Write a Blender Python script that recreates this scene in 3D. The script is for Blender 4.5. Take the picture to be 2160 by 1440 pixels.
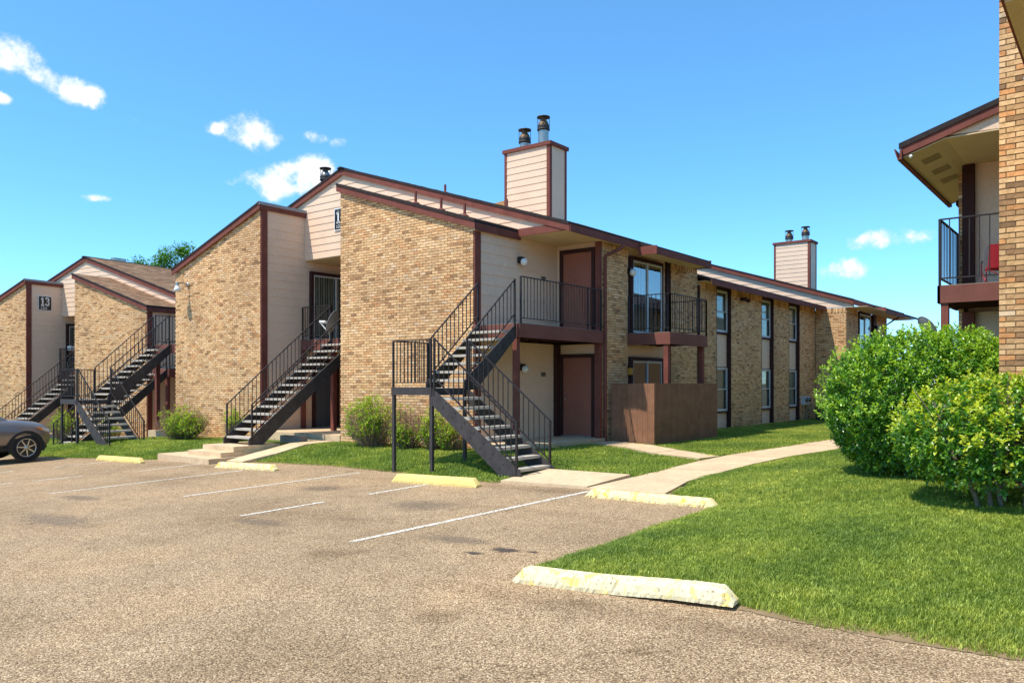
import bpy, math, random
from mathutils import Vector, Matrix
R = math.radians
random.seed(7)
SC = bpy.context.scene
COL = SC.collection
for o in list(bpy.data.objects):
    bpy.data.objects.remove(o, do_unlink=True)

# ------------------------------------------------------------------ camera
# World axes: X runs along the long side of the buildings, Y across them, Z up (metres).
cam_data = bpy.data.cameras.new('camera')
cam = bpy.data.objects.new('camera', cam_data)
COL.objects.link(cam)
cam.location = (0, 0, 1.75)
cam.rotation_euler = (R(90), 0, R(-52.2))
cam_data.lens = 28.33
cam_data.sensor_width = 36
cam_data.shift_y = 88 / 2160
cam_data.clip_start = 0.05
cam_data.clip_end = 6000
SC.camera = cam
SC.render.resolution_x = 1024
SC.render.resolution_y = 682

# ------------------------------------------------------------------ sky, sun, exposure
SUN_DIR = Vector((-0.5, 0.205, 1.0)).normalized()        # towards the sun
SUN_EL = math.asin(SUN_DIR.z)
SUN_AZ = math.atan2(SUN_DIR.x, SUN_DIR.y)               # clockwise from +Y
world = bpy.data.worlds.new('World')
SC.world = world
world.use_nodes = True
SKY_STRENGTH = 0.15
SC.view_settings.view_transform = 'Standard'
SC.view_settings.look = 'None'
SC.view_settings.exposure = 1.20
SC.view_settings.gamma = 1.0
SC.view_settings.use_curve_mapping = False
sun_data = bpy.data.lights.new('sun', 'SUN')
sun_data.energy = 2.55
sun_data.angle = R(0.53)
sun_data.color = (1.0, 0.94, 0.83)
sun = bpy.data.objects.new('sun', sun_data)
COL.objects.link(sun)
sun.rotation_euler = SUN_DIR.to_track_quat('Z', 'Y').to_euler()
sun.location = (-20, 8, 40)


def build_world():
    nt = world.node_tree
    nt.nodes.clear()
    N, L = nt.nodes.new, nt.links.new
    out = N('ShaderNodeOutputWorld')
    bg = N('ShaderNodeBackground')
    bg.inputs['Strength'].default_value = SKY_STRENGTH
    L(bg.outputs[0], out.inputs[0])
    sky = N('ShaderNodeTexSky')
    sky.sky_type = 'NISHITA'
    sky.sun_disc = False
    sky.sun_elevation = SUN_EL
    sky.sun_rotation = SUN_AZ
    sky.air_density = 0.8
    sky.dust_density = 0.0
    sky.ozone_density = 3.0
    sky.altitude = 1100
    hs = N('ShaderNodeHueSaturation')
    hs.inputs['Saturation'].default_value = 1.12
    hs.inputs['Hue'].default_value = 0.486
    hs.inputs['Value'].default_value = 1.0
    L(sky.outputs[0], hs.inputs['Color'])
    tc = N('ShaderNodeTexCoord')
    d = tc.outputs['Generated']
    # clear dry air: the low sky stays blue instead of whitening
    sx = N('ShaderNodeSeparateXYZ')
    L(d, sx.inputs[0])
    er = N('ShaderNodeValToRGB')
    e = er.color_ramp.elements
    e[0].position, e[0].color = 0.0, (.47, .64, .76, 1)
    e[1].position, e[1].color = .80, (1, 1, 1, 1)
    for p_, c_ in ((.08, (.54, .71, .83, 1)), (.22, (.60, .765, .885, 1)), (.42, (.73, .85, .94, 1))):
        k_ = e.new(p_)
        k_.color = c_
    L(sx.outputs['Z'], er.inputs[0])
    tint = N('ShaderNodeMix')
    tint.data_type = 'RGBA'
    tint.blend_type = 'MULTIPLY'
    tint.inputs['Factor'].default_value = 1
    L(hs.outputs[0], tint.inputs['A'])
    L(er.outputs[0], tint.inputs['B'])
    # fair-weather clouds: puffs placed by direction in the sky dome, edges broken by noise
    noi = N('ShaderNodeTexNoise')
    noi.inputs['Scale'].default_value = 26
    noi.inputs['Detail'].default_value = 12
    noi.inputs['Roughness'].default_value = 0.68
    L(d, noi.inputs['Vector'])
    noi2 = N('ShaderNodeTexNoise')
    noi2.inputs['Scale'].default_value = 13
    noi2.inputs['Detail'].default_value = 5
    L(d, noi2.inputs['Vector'])

    def math_(op, a, b=None, c=None, clamp=False):
        n = N('ShaderNodeMath')
        n.operation = op
        n.use_clamp = clamp
        for i, v in enumerate((a, b, c)):
            if v is None:
                continue
            if isinstance(v, (int, float)):
                n.inputs[i].default_value = v
            else:
                L(v, n.inputs[i])
        return n.outputs[0]
    # azimuth (degrees left of +X), elevation, half width, half height, tilt, density
    CL = []
    def px(x, y, rx, ry, tilt=0, dens=1.0):
        CL.append(((x - 1080) / 1700, (808 - y) / 1700, rx / 1700, ry / 1700, tilt, dens))
    px(32, 116, 62, 44, 10); px(92, 165, 62, 30, 30); px(155, 192, 56, 30, 10); px(0, 206, 26, 14)
    px(262, 250, 28, 14, 0, .35); px(532, 282, 64, 38, 0); px(572, 292, 32, 18, 0); px(462, 272, 26, 14, 0, .7)
    px(660, 290, 34, 14, 0, .8); px(718, 302, 22, 15, 0, .8); px(205, 418, 26, 9, 0, .9)
    px(580, 386, 72, 34, 0); px(655, 370, 62, 44, 0); px(495, 384, 55, 14, -8, .65); px(620, 398, 80, 18)
    px(1868, 501, 78, 24); px(1768, 570, 56, 25); px(1840, 503, 44, 18); px(1895, 500, 44, 16); px(1860, 492, 34, 16); px(1786, 562, 26, 15)
    px(892, 366, 16, 8, 0, .3); px(786, 294, 16, 7, 0, .3)
    fwd = Vector((0.79, 0.613, 0)).normalized()
    rgt = Vector((fwd.y, -fwd.x, 0))
    dirs = []
    for (a, b, rx, ry, t, dens) in CL:
        v = (fwd + rgt * a + Vector((0, 0, b)))
        k = v.length
        dirs.append((v.normalized(), rx / k, ry / k, t, dens))
    rnd = random.Random(5)
    for i in range(16):                                   # the same weather all round the dome
        az = R(rnd.uniform(60, 300))
        el = R(rnd.uniform(6, 38))
        base = math.atan2(fwd.y, fwd.x) + az
        v = Vector((math.cos(base) * math.cos(el), math.sin(base) * math.cos(el), math.sin(el)))
        s = rnd.uniform(.02, .05)
        dirs.append((v, s, s * .5, 0, 1))
    total = None
    for (v, rx, ry, t, dens) in dirs:
        side = Vector((v.y, -v.x, 0)).normalized()
        up = side.cross(v).normalized()
        if up.z < 0:
            up = -up
        ct, st = math.cos(R(t)), math.sin(R(t))
        ax = (side * ct - up * st) / rx
        ay = (side * st + up * ct) / ry
        dn = []
        for a in (ax, ay):
            n = N('ShaderNodeVectorMath')
            n.operation = 'DOT_PRODUCT'
            L(d, n.inputs[0])
            n.inputs[1].default_value = a
            dn.append(n.outputs['Value'])
        r2 = math_('ADD', math_('MULTIPLY', dn[0], dn[0]), math_('MULTIPLY', dn[1], dn[1]))
        fr = N('ShaderNodeVectorMath')
        fr.operation = 'DOT_PRODUCT'
        L(d, fr.inputs[0])
        fr.inputs[1].default_value = v
        front = math_('GREATER_THAN', fr.outputs['Value'], 0.3)
        m = math_('MULTIPLY', math_('MULTIPLY', math_('SUBTRACT', 1.0, math_('MULTIPLY', r2, .62), clamp=True), front), dens)
        total = m if total is None else math_('MAXIMUM', total, m)
    nmix = math_('ADD', math_('MULTIPLY', noi.outputs[0], 1.5), math_('MULTIPLY', noi2.outputs[0], .7))
    val = math_('ADD', total, math_('MULTIPLY', math_('SUBTRACT', nmix, 1.12), 1.55))
    mr = N('ShaderNodeMapRange')
    mr.interpolation_type = 'SMOOTHSTEP'
    mr.inputs['From Min'].default_value = .30
    mr.inputs['From Max'].default_value = 1.05
    L(val, mr.inputs['Value'])
    has = math_('GREATER_THAN', total, 0.001)
    mask = math_('MULTIPLY', math_('MULTIPLY', mr.outputs[0], has), .95)
    mix = N('ShaderNodeMix')
    mix.data_type = 'RGBA'
    L(mask, mix.inputs['Factor'])
    L(tint.outputs['Result'], mix.inputs['A'])
    cr = N('ShaderNodeValToRGB')
    cr.color_ramp.elements[0].position, cr.color_ramp.elements[0].color = .25, (2.5, 2.9, 3.35, 1)
    cr.color_ramp.elements[1].position, cr.color_ramp.elements[1].color = .75, (3.55, 3.6, 3.65, 1)
    L(math_('MULTIPLY', mr.outputs[0], math_('ADD', noi2.outputs[0], .25)), cr.inputs[0])
    L(cr.outputs[0], mix.inputs['B'])
    L(mix.outputs['Result'], bg.inputs['Color'])


build_world()

# ------------------------------------------------------------------ materials
def new_mat(name):
    m = bpy.data.materials.new(name)
    m.use_nodes = True
    nt = m.node_tree
    return m, nt, nt.nodes['Principled BSDF']


def lnk(nt, a, b):
    nt.links.new(a, b)


def noise(nt, scale, detail=4, rough=.55, vec=None, dim=None):
    n = nt.nodes.new('ShaderNodeTexNoise')
    n.inputs['Scale'].default_value = scale
    n.inputs['Detail'].default_value = detail
    n.inputs['Roughness'].default_value = rough
    if vec is None:
        vec = nt.nodes.new('ShaderNodeTexCoord').outputs['Object']
    lnk(nt, vec, n.inputs['Vector'])
    return n


def ramp(nt, fac, stops):
    r = nt.nodes.new('ShaderNodeValToRGB')
    el = r.color_ramp.elements
    while len(el) < len(stops):
        el.new(.5)
    for e, (p, c) in zip(el, stops):
        e.position = p
        e.color = (*c, 1) if len(c) == 3 else c
    lnk(nt, fac, r.inputs[0])
    return r


def mixc(nt, fac, a, b, mode='MIX'):
    n = nt.nodes.new('ShaderNodeMix')
    n.data_type = 'RGBA'
    n.blend_type = mode
    for key, v in (('Factor', fac), ('A', a), ('B', b)):
        s = n.inputs[key]
        if isinstance(v, (int, float)):
            s.default_value = v
        elif isinstance(v, tuple):
            s.default_value = (*v, 1)
        else:
            lnk(nt, v, s)
    return n.outputs['Result']


def bump(nt, bsdf, height, strength=.4, dist=.01):
    b = nt.nodes.new('ShaderNodeBump')
    b.inputs['Strength'].default_value = strength
    b.inputs['Distance'].default_value = dist
    lnk(nt, height, b.inputs['Height'])
    lnk(nt, b.outputs[0], bsdf.inputs['Normal'])


def painted(name, col, rough=.55, var=.18, scale=3.0, bumpy=.15, fine=60, spec=.35, metal=0):
    """Weathered paint: base colour with slow and fine variation and light relief."""
    m, nt, b = new_mat(name)
    n1 = noise(nt, scale, 5, .6)
    n2 = noise(nt, fine, 3, .6)
    lo = tuple(c * (1 - var) for c in col)
    hi = tuple(min(1, c * (1 + var)) for c in col)
    c1 = ramp(nt, n1.outputs[0], [(.3, lo), (.7, hi)])
    c2 = ramp(nt, n2.outputs[0], [(.3, (.86, .86, .86)), (.7, (1.1, 1.1, 1.1))])
    lnk(nt, mixc(nt, 1.0, c1.outputs[0], c2.outputs[0], 'MULTIPLY'), b.inputs['Base Color'])
    b.inputs['Roughness'].default_value = rough
    b.inputs['Specular IOR Level'].default_value = spec
    b.inputs['Metallic'].default_value = metal
    if bumpy:
        bump(nt, b, n2.outputs[0], bumpy, .004)
    return m


def brick_mat():
    m, nt, b = new_mat('brick_clay')
    at = nt.nodes.new('ShaderNodeAttribute')
    at.attribute_name = 'bcol'
    n1 = noise(nt, 11, 4, .65)
    n2 = noise(nt, 90, 4, .7)
    dark = ramp(nt, n1.outputs[0], [(.36, (.70, .65, .58)), (.55, (1.05, 1.04, 1.02))])
    c = mixc(nt, .75, at.outputs['Color'], dark.outputs[0], 'MULTIPLY')
    sp = ramp(nt, n2.outputs[0], [(.3, (.75, .73, .70)), (.62, (1.14, 1.14, 1.14))])
    c = mixc(nt, .7, c, sp.outputs[0], 'MULTIPLY')
    n0 = noise(nt, .55, 6, .6, nt.nodes.new('ShaderNodeNewGeometry').outputs['Position'])
    drift = ramp(nt, n0.outputs[0], [(.32, (.80, .79, .80)), (.5, (.98, .98, .98)), (.68, (1.10, 1.08, 1.04))])
    c = mixc(nt, 1, c, drift.outputs[0], 'MULTIPLY')
    lnk(nt, c, b.inputs['Base Color'])
    b.inputs['Roughness'].default_value = .85
    b.inputs['Specular IOR Level'].default_value = .2
    bump(nt, b, n2.outputs[0], .5, .006)
    return m


def asphalt_mat():
    m, nt, b = new_mat('asphalt')
    tc = nt.nodes.new('ShaderNodeTexCoord').outputs['Object']
    v = nt.nodes.new('ShaderNodeTexVoronoi')
    v.inputs['Scale'].default_value = 88
    v.inputs['Randomness'].default_value = 1
    lnk(nt, tc, v.inputs['Vector'])
    v2 = nt.nodes.new('ShaderNodeTexVoronoi')
    v2.inputs['Scale'].default_value = 135
    lnk(nt, tc, v2.inputs['Vector'])
    big = noise(nt, .35, 5, .55, tc)
    mid = noise(nt, 2.2, 6, .65, tc)
    fine = noise(nt, 40, 4, .7, tc)
    sep = nt.nodes.new('ShaderNodeSeparateColor')
    lnk(nt, v.outputs['Color'], sep.inputs[0])
    stone = ramp(nt, sep.outputs[0], [(0, (.20, .138, .080)), (.3, (.42, .302, .180)), (.62, (.56, .415, .252)), (.9, (.74, .575, .37)), (1, (.85, .72, .50))])
    gap = ramp(nt, v.outputs['Distance'], [(.30, (1, 1, 1)), (.75, (.34, .30, .27))])
    c = mixc(nt, .85, stone.outputs[0], gap.outputs[0], 'MULTIPLY')
    sep2 = nt.nodes.new('ShaderNodeSeparateColor')
    lnk(nt, v2.outputs['Color'], sep2.inputs[0])
    f2 = ramp(nt, sep2.outputs[1], [(0, (.72, .70, .68)), (1, (1.25, 1.22, 1.18))])
    c = mixc(nt, .6, c, f2.outputs[0], 'MULTIPLY')
    wear = ramp(nt, big.outputs[0], [(.32, (.80, .76, .72)), (.5, (1, .97, .94)), (.68, (1.14, 1.06, .98))])
    c = mixc(nt, 1, c, wear.outputs[0], 'MULTIPLY')
    w2 = ramp(nt, mid.outputs[0], [(.3, (.84, .82, .80)), (.6, (1.05, 1.04, 1.03))])
    c = mixc(nt, .8, c, w2.outputs[0], 'MULTIPLY')
    # tyre-darkened lanes that run across the stalls, and a few hairline cracks
    mp = nt.nodes.new('ShaderNodeMapping')
    mp.inputs['Scale'].default_value = (.55, .035, 1)
    mp.inputs['Rotation'].default_value = (0, 0, R(-9))
    lnk(nt, tc, mp.inputs[0])
    lane = noise(nt, 1.6, 4, .6, mp.outputs[0])
    ln = ramp(nt, lane.outputs[0], [(.30, (.72, .68, .65)), (.46, (1, 1, 1))])
    c = mixc(nt, .7, c, ln.outputs[0], 'MULTIPLY')
    # hairline cracks
    wob = noise(nt, 1.1, 5, .6, tc)
    wv = nt.nodes.new('ShaderNodeVectorMath')
    wv.operation = 'ADD'
    lnk(nt, tc, wv.inputs[0])
    sc_ = nt.nodes.new('ShaderNodeVectorMath')
    sc_.operation = 'SCALE'
    sc_.inputs['Scale'].default_value = 1.3
    lnk(nt, wob.outputs['Color'], sc_.inputs[0])
    lnk(nt, sc_.outputs[0], wv.inputs[1])
    cv = nt.nodes.new('ShaderNodeTexVoronoi')
    cv.feature = 'DISTANCE_TO_EDGE'
    cv.inputs['Scale'].default_value = .22
    lnk(nt, wv.outputs[0], cv.inputs['Vector'])
    ck = ramp(nt, cv.outputs['Distance'], [(.0, (.66, .63, .60)), (.003, (.72, .69, .67)), (.007, (1, 1, 1))])
    gate = ramp(nt, noise(nt, .5, 3, .5, tc).outputs[0], [(.52, (0, 0, 0)), (.62, (1, 1, 1))])
    c = mixc(nt, gate.outputs[0], c, mixc(nt, 1, c, ck.outputs[0], 'MULTIPLY'))
    # old oil drips in the middle of the stalls
    dv = nt.nodes.new('ShaderNodeTexVoronoi')
    dv.inputs['Scale'].default_value = .62
    lnk(nt, wv.outputs[0], dv.inputs['Vector'])
    dr = ramp(nt, dv.outputs['Distance'], [(.10, (.62, .58, .55)), (.26, (1, 1, 1))])
    gate2 = ramp(nt, noise(nt, .8, 2, .5, tc).outputs[0], [(.52, (0, 0, 0)), (.60, (1, 1, 1))])
    c = mixc(nt, gate2.outputs[0], c, mixc(nt, .8, c, dr.outputs[0], 'MULTIPLY'))
    lnk(nt, c, b.inputs['Base Color'])
    b.inputs['Roughness'].default_value = .92
    b.inputs['Specular IOR Level'].default_value = .2
    h = nt.nodes.new('ShaderNodeMath')
    h.operation = 'SUBTRACT'
    lnk(nt, fine.outputs[0], h.inputs[0])
    lnk(nt, v.outputs['Distance'], h.inputs[1])
    bump(nt, b, h.outputs[0], .75, .008)
    return m


def concrete_mat(name, col):
    m, nt, b = new_mat(name)
    n1 = noise(nt, 1.3, 6, .65)
    n2 = noise(nt, 55, 4, .7)
    n3 = noise(nt, 9, 5, .7)
    c1 = ramp(nt, n1.outputs[0], [(.3, tuple(x * .82 for x in col)), (.7, tuple(x * 1.1 for x in col))])
    c2 = ramp(nt, n3.outputs[0], [(.35, (.85, .83, .80)), (.6, (1.04, 1.04, 1.04))])
    c3 = ramp(nt, n2.outputs[0], [(.3, (.88, .88, .88)), (.7, (1.08, 1.08, 1.08))])
    c = mixc(nt, .8, c1.outputs[0], c2.outputs[0], 'MULTIPLY')
    c = mixc(nt, .9, c, c3.outputs[0], 'MULTIPLY')
    lnk(nt, c, b.inputs['Base Color'])
    b.inputs['Roughness'].default_value = .9
    b.inputs['Specular IOR Level'].default_value = .2
    bump(nt, b, n2.outputs[0], .3, .004)
    return m


def chipped_paint(name, paint, under, amount, ochre=None):
    """Paint flaking off concrete: chips have a shape of their own."""
    m, nt, b = new_mat(name)
    n1 = noise(nt, 7, 8, .72)
    n2 = noise(nt, 30, 5, .7)
    n3 = noise(nt, 2.5, 4, .6)
    pc = ramp(nt, n3.outputs[0], [(.3, tuple(x * .88 for x in paint)), (.7, tuple(min(1, x * 1.08) for x in paint))]).outputs[0]
    if ochre:
        f = ramp(nt, n1.outputs[0], [(.52, (0, 0, 0)), (.6, (1, 1, 1))])
        pc = mixc(nt, f.outputs[0], pc, ochre)
    f = ramp(nt, n2.outputs[0], [(amount, (1, 1, 1)), (amount + .05, (0, 0, 0))])
    c = mixc(nt, f.outputs[0], pc, under)
    lnk(nt, c, b.inputs['Base Color'])
    b.inputs['Roughness'].default_value = .75
    b.inputs['Specular IOR Level'].default_value = .25
    bump(nt, b, n2.outputs[0], .5, .008)
    return m


def leaf_mat(name, spec=.6, rough=.32, trans=.33):
    m, nt, b = new_mat(name)
    at = nt.nodes.new('ShaderNodeAttribute')
    at.attribute_name = 'bcol'
    lnk(nt, at.outputs['Color'], b.inputs['Base Color'])
    b.inputs['Roughness'].default_value = rough
    b.inputs['Specular IOR Level'].default_value = spec
    tr = nt.nodes.new('ShaderNodeBsdfTranslucent')
    c = mixc(nt, 1.0, at.outputs['Color'], (1.35, 1.5, .5), 'MULTIPLY')
    lnk(nt, c, tr.inputs['Color'])
    mx = nt.nodes.new('ShaderNodeMixShader')
    mx.inputs[0].default_value = trans
    lnk(nt, b.outputs[0], mx.inputs[1])
    lnk(nt, tr.outputs[0], mx.inputs[2])
    lnk(nt, mx.outputs[0], nt.nodes['Material Output'].inputs[0])
    return m


def grass_mat():
    m, nt, b = new_mat('grass_blade')
    geo = nt.nodes.new('ShaderNodeNewGeometry')
    oi = nt.nodes.new('ShaderNodeObjectInfo')
    n1 = noise(nt, .55, 4, .55, geo.outputs['Position'])
    n2 = noise(nt, 6, 4, .65, geo.outputs['Position'])
    c1 = ramp(nt, n1.outputs[0], [(.3, (.135, .212, .036)), (.5, (.240, .315, .050)), (.70, (.40, .43, .085))])
    c2 = ramp(nt, n2.outputs[0], [(.25, (.62, .72, .66)), (.72, (1.42, 1.3, 1.15))])
    c = mixc(nt, 1, c1.outputs[0], c2.outputs[0], 'MULTIPLY')
    c3 = ramp(nt, oi.outputs['Random'], [(0, (.75, .80, .72)), (.75, (1.1, 1.08, 1.0)), (.90, (1.5, 1.35, 1.2)), (1, (2.5, 2.2, 3.2))])
    c = mixc(nt, 1, c, c3.outputs[0], 'MULTIPLY')
    lnk(nt, c, b.inputs['Base Color'])
    b.inputs['Roughness'].default_value = .5
    b.inputs['Specular IOR Level'].default_value = .35
    tr = nt.nodes.new('ShaderNodeBsdfTranslucent')
    lnk(nt, mixc(nt, 1, c, (1.2, 1.25, .6), 'MULTIPLY'), tr.inputs['Color'])
    mx = nt.nodes.new('ShaderNodeMixShader')
    mx.inputs[0].default_value = .3
    lnk(nt, b.outputs[0], mx.inputs[1])
    lnk(nt, tr.outputs[0], mx.inputs[2])
    lnk(nt, mx.outputs[0], nt.nodes['Material Output'].inputs[0])
    return m


def glass_mat(name, col=(.03, .035, .04), rough=.03):
    m, nt, b = new_mat(name)
    b.inputs['Base Color'].default_value = (*col, 1)
    b.inputs['Roughness'].default_value = rough
    b.inputs['Specular IOR Level'].default_value = .9
    b.inputs['Coat Weight'].default_value = .5
    b.inputs['Coat Roughness'].default_value = .02
    n = noise(nt, 1.2, 2, .5)
    bump(nt, b, n.outputs[0], .04, .02)
    return m


def shingle_mat():
    m, nt, b = new_mat('asphalt_shingle')
    at = nt.nodes.new('ShaderNodeAttribute')
    at.attribute_name = 'bcol'
    n = noise(nt, 70, 4, .7)
    s = ramp(nt, n.outputs[0], [(.3, (.7, .7, .7)), (.7, (1.2, 1.2, 1.2))])
    lnk(nt, mixc(nt, .8, at.outputs['Color'], s.outputs[0], 'MULTIPLY'), b.inputs['Base Color'])
    b.inputs['Roughness'].default_value = .9
    bump(nt, b, n.outputs[0], .4, .004)
    return m


M = {}
M['brick'] = brick_mat()
M['mortar'] = painted('mortar', (.215, .132, .066), .9, .2, 4, .4, 50, .2)
M['siding'] = painted('siding_paint', (.80, .565, .392), .65, .05, 1.2, .1, 40, .2)
M['siding_shaded'] = M['siding']
M['cream'] = painted('soffit_paint', (.62, .46, .26), .7, .08, 1.5, .1, 40)
M['trim'] = painted('trim_paint', (.195, .064, .046), .75, .18, 2.5, .12, 50, .12)
M['dark_trim'] = painted('dark_trim_paint', (.055, .022, .018), .7, .15, 2.5, .12, 50, .15)
M['door'] = painted('door_paint', (.32, .112, .070), .6, .10, 1.2, .06, 40)
M['fence'] = painted('fence_stain', (.265, .128, .070), .75, .22, 3, .25, 40, .2)
M['deck'] = painted('deck_paint', (.195, .072, .052), .7, .16, 2, .12, 45, .15)
M['iron'] = painted('black_iron', (.030, .023, .021), .55, .25, 6, .1, 80, .25)
M['steel'] = painted('grey_steel_paint', (.056, .047, .044), .6, .25, 5, .12, 70, .22)
M['tread'] = concrete_mat('tread_concrete', (.52, .46, .38))
M['concrete'] = concrete_mat('walk_concrete', (.67, .49, .30))
M['grey_concrete'] = concrete_mat('grey_concrete', (.30, .25, .20))
M['asphalt'] = asphalt_mat()
M['dirt'] = concrete_mat('bare_soil', (.16, .125, .075))
M['lawn_soil'] = painted('turf_base', (.085, .125, .024), .95, .35, 5, .4, 60, .1)
M['grass'] = grass_mat()
M['line'] = chipped_paint('line_paint', (.80, .76, .66), (.40, .30, .20), .47)
M['stop_new'] = chipped_paint('stop_paint_yellow', (.76, .58, .20), (.55, .45, .30), .33)
M['stop_mid'] = chipped_paint('stop_paint_worn', (.82, .68, .34), (.60, .50, .36), .40, (.80, .50, .06))
M['stop_old'] = chipped_paint('stop_paint_flaked', (.74, .64, .40), (.30, .23, .15), .355, (.78, .58, .17))
M['stain'] = painted('oil_film', (.085, .060, .044), .8, .3, 8, .3, 60, .3)
M['leaf'] = leaf_mat('hedge_leaf')
M['leaf_soft'] = leaf_mat('shrub_leaf', .25, .55, .3)
M['twig'] = painted('twig_bark', (.30, .20, .125), .85, .3, 20, .3, 90, .15)
M['bark'] = painted('stem_bark', (.17, .14, .10), .85, .3, 15, .4, 60, .15)
M['glass'] = glass_mat('window_glass')
M['blind'] = painted('vertical_blind', (.78, .73, .64), .6, .08, 2, .05, 40)
M['frame'] = painted('window_frame', (.58, .57, .54), .45, .06, 3, .05, 60, .5)
M['white'] = painted('white_paint', (.78, .76, .70), .5, .05, 3, .05, 60)
M['globe'] = painted('opal_glass', (.80, .77, .68), .2, .03, 3, 0, 60, .6)
M['amber'] = painted('amber_glass', (.75, .33, .05), .2, .1, 8, 0, 60, .6)
M['black'] = painted('black_paint', (.012, .012, .012), .4, .2, 4, .03, 60, .4)
M['galv'] = painted('galvanised', (.40, .38, .33), .35, .3, 5, .1, 50, .5, .85)
M['rusty'] = painted('rusted_steel', (.19, .115, .060), .6, .4, 5, .2, 50, .3, .4)
M['sooty'] = painted('sooty_cap', (.045, .036, .030), .5, .4, 6, .1, 50, .4, .3)
M['shingle'] = shingle_mat()
M['shingle_edge'] = painted('shingle_edge', (.035, .026, .024), .9, .3, 9, .3, 70, .2)
M['roof_tan'] = painted('roof_shingle_tan', (.42, .24, .10), .9, .2, 6, .3, 60, .2)
M['vent_mesh'] = painted('vent_mesh', (.33, .24, .13), .8, .15, 9, .4, 160, .2)
M['dish'] = painted('dish_grey', (.27, .27, .27), .5, .08, 2, .03, 60, .4)
M['utility'] = painted('utility_grey', (.085, .09, .10), .5, .12, 3, .05, 60, .4)
M['red'] = painted('red_canvas', (.40, .025, .035), .8, .12, 4, .15, 120, .2)
M['grey_canvas'] = painted('grey_canvas', (.16, .16, .17), .8, .12, 4, .15, 120, .2)
M['blue'] = painted('blue_enamel', (.03, .05, .20), .3, .1, 4, 0, 60, .5)
M['rubber'] = painted('rubber', (.016, .016, .017), .75, .2, 8, .1, 90, .3)
M['rim'] = painted('alloy_rim', (.52, .48, .42), .25, .08, 4, 0, 60, .6, .7)
M['plastic'] = painted('black_plastic', (.020, .020, .021), .6, .15, 8, .1, 120, .3)
M['lamp_orange'] = painted('amber_lens', (.80, .20, .02), .15, .05, 8, 0, 60, .7)
M['lamp_clear'] = painted('clear_lens', (.55, .52, .45), .1, .1, 8, 0, 60, .9)


def car_paint():
    m, nt, b = new_mat('bronze_car_paint')
    n = noise(nt, 400, 2, .5)
    c = ramp(nt, n.outputs[0], [(.3, (.19, .15, .125)), (.7, (.25, .20, .165))])
    lnk(nt, c.outputs[0], b.inputs['Base Color'])
    b.inputs['Metallic'].default_value = .55
    b.inputs['Roughness'].default_value = .34
    b.inputs['Coat Weight'].default_value = 1
    b.inputs['Coat Roughness'].default_value = .04
    return m


M['car'] = car_paint()

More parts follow.
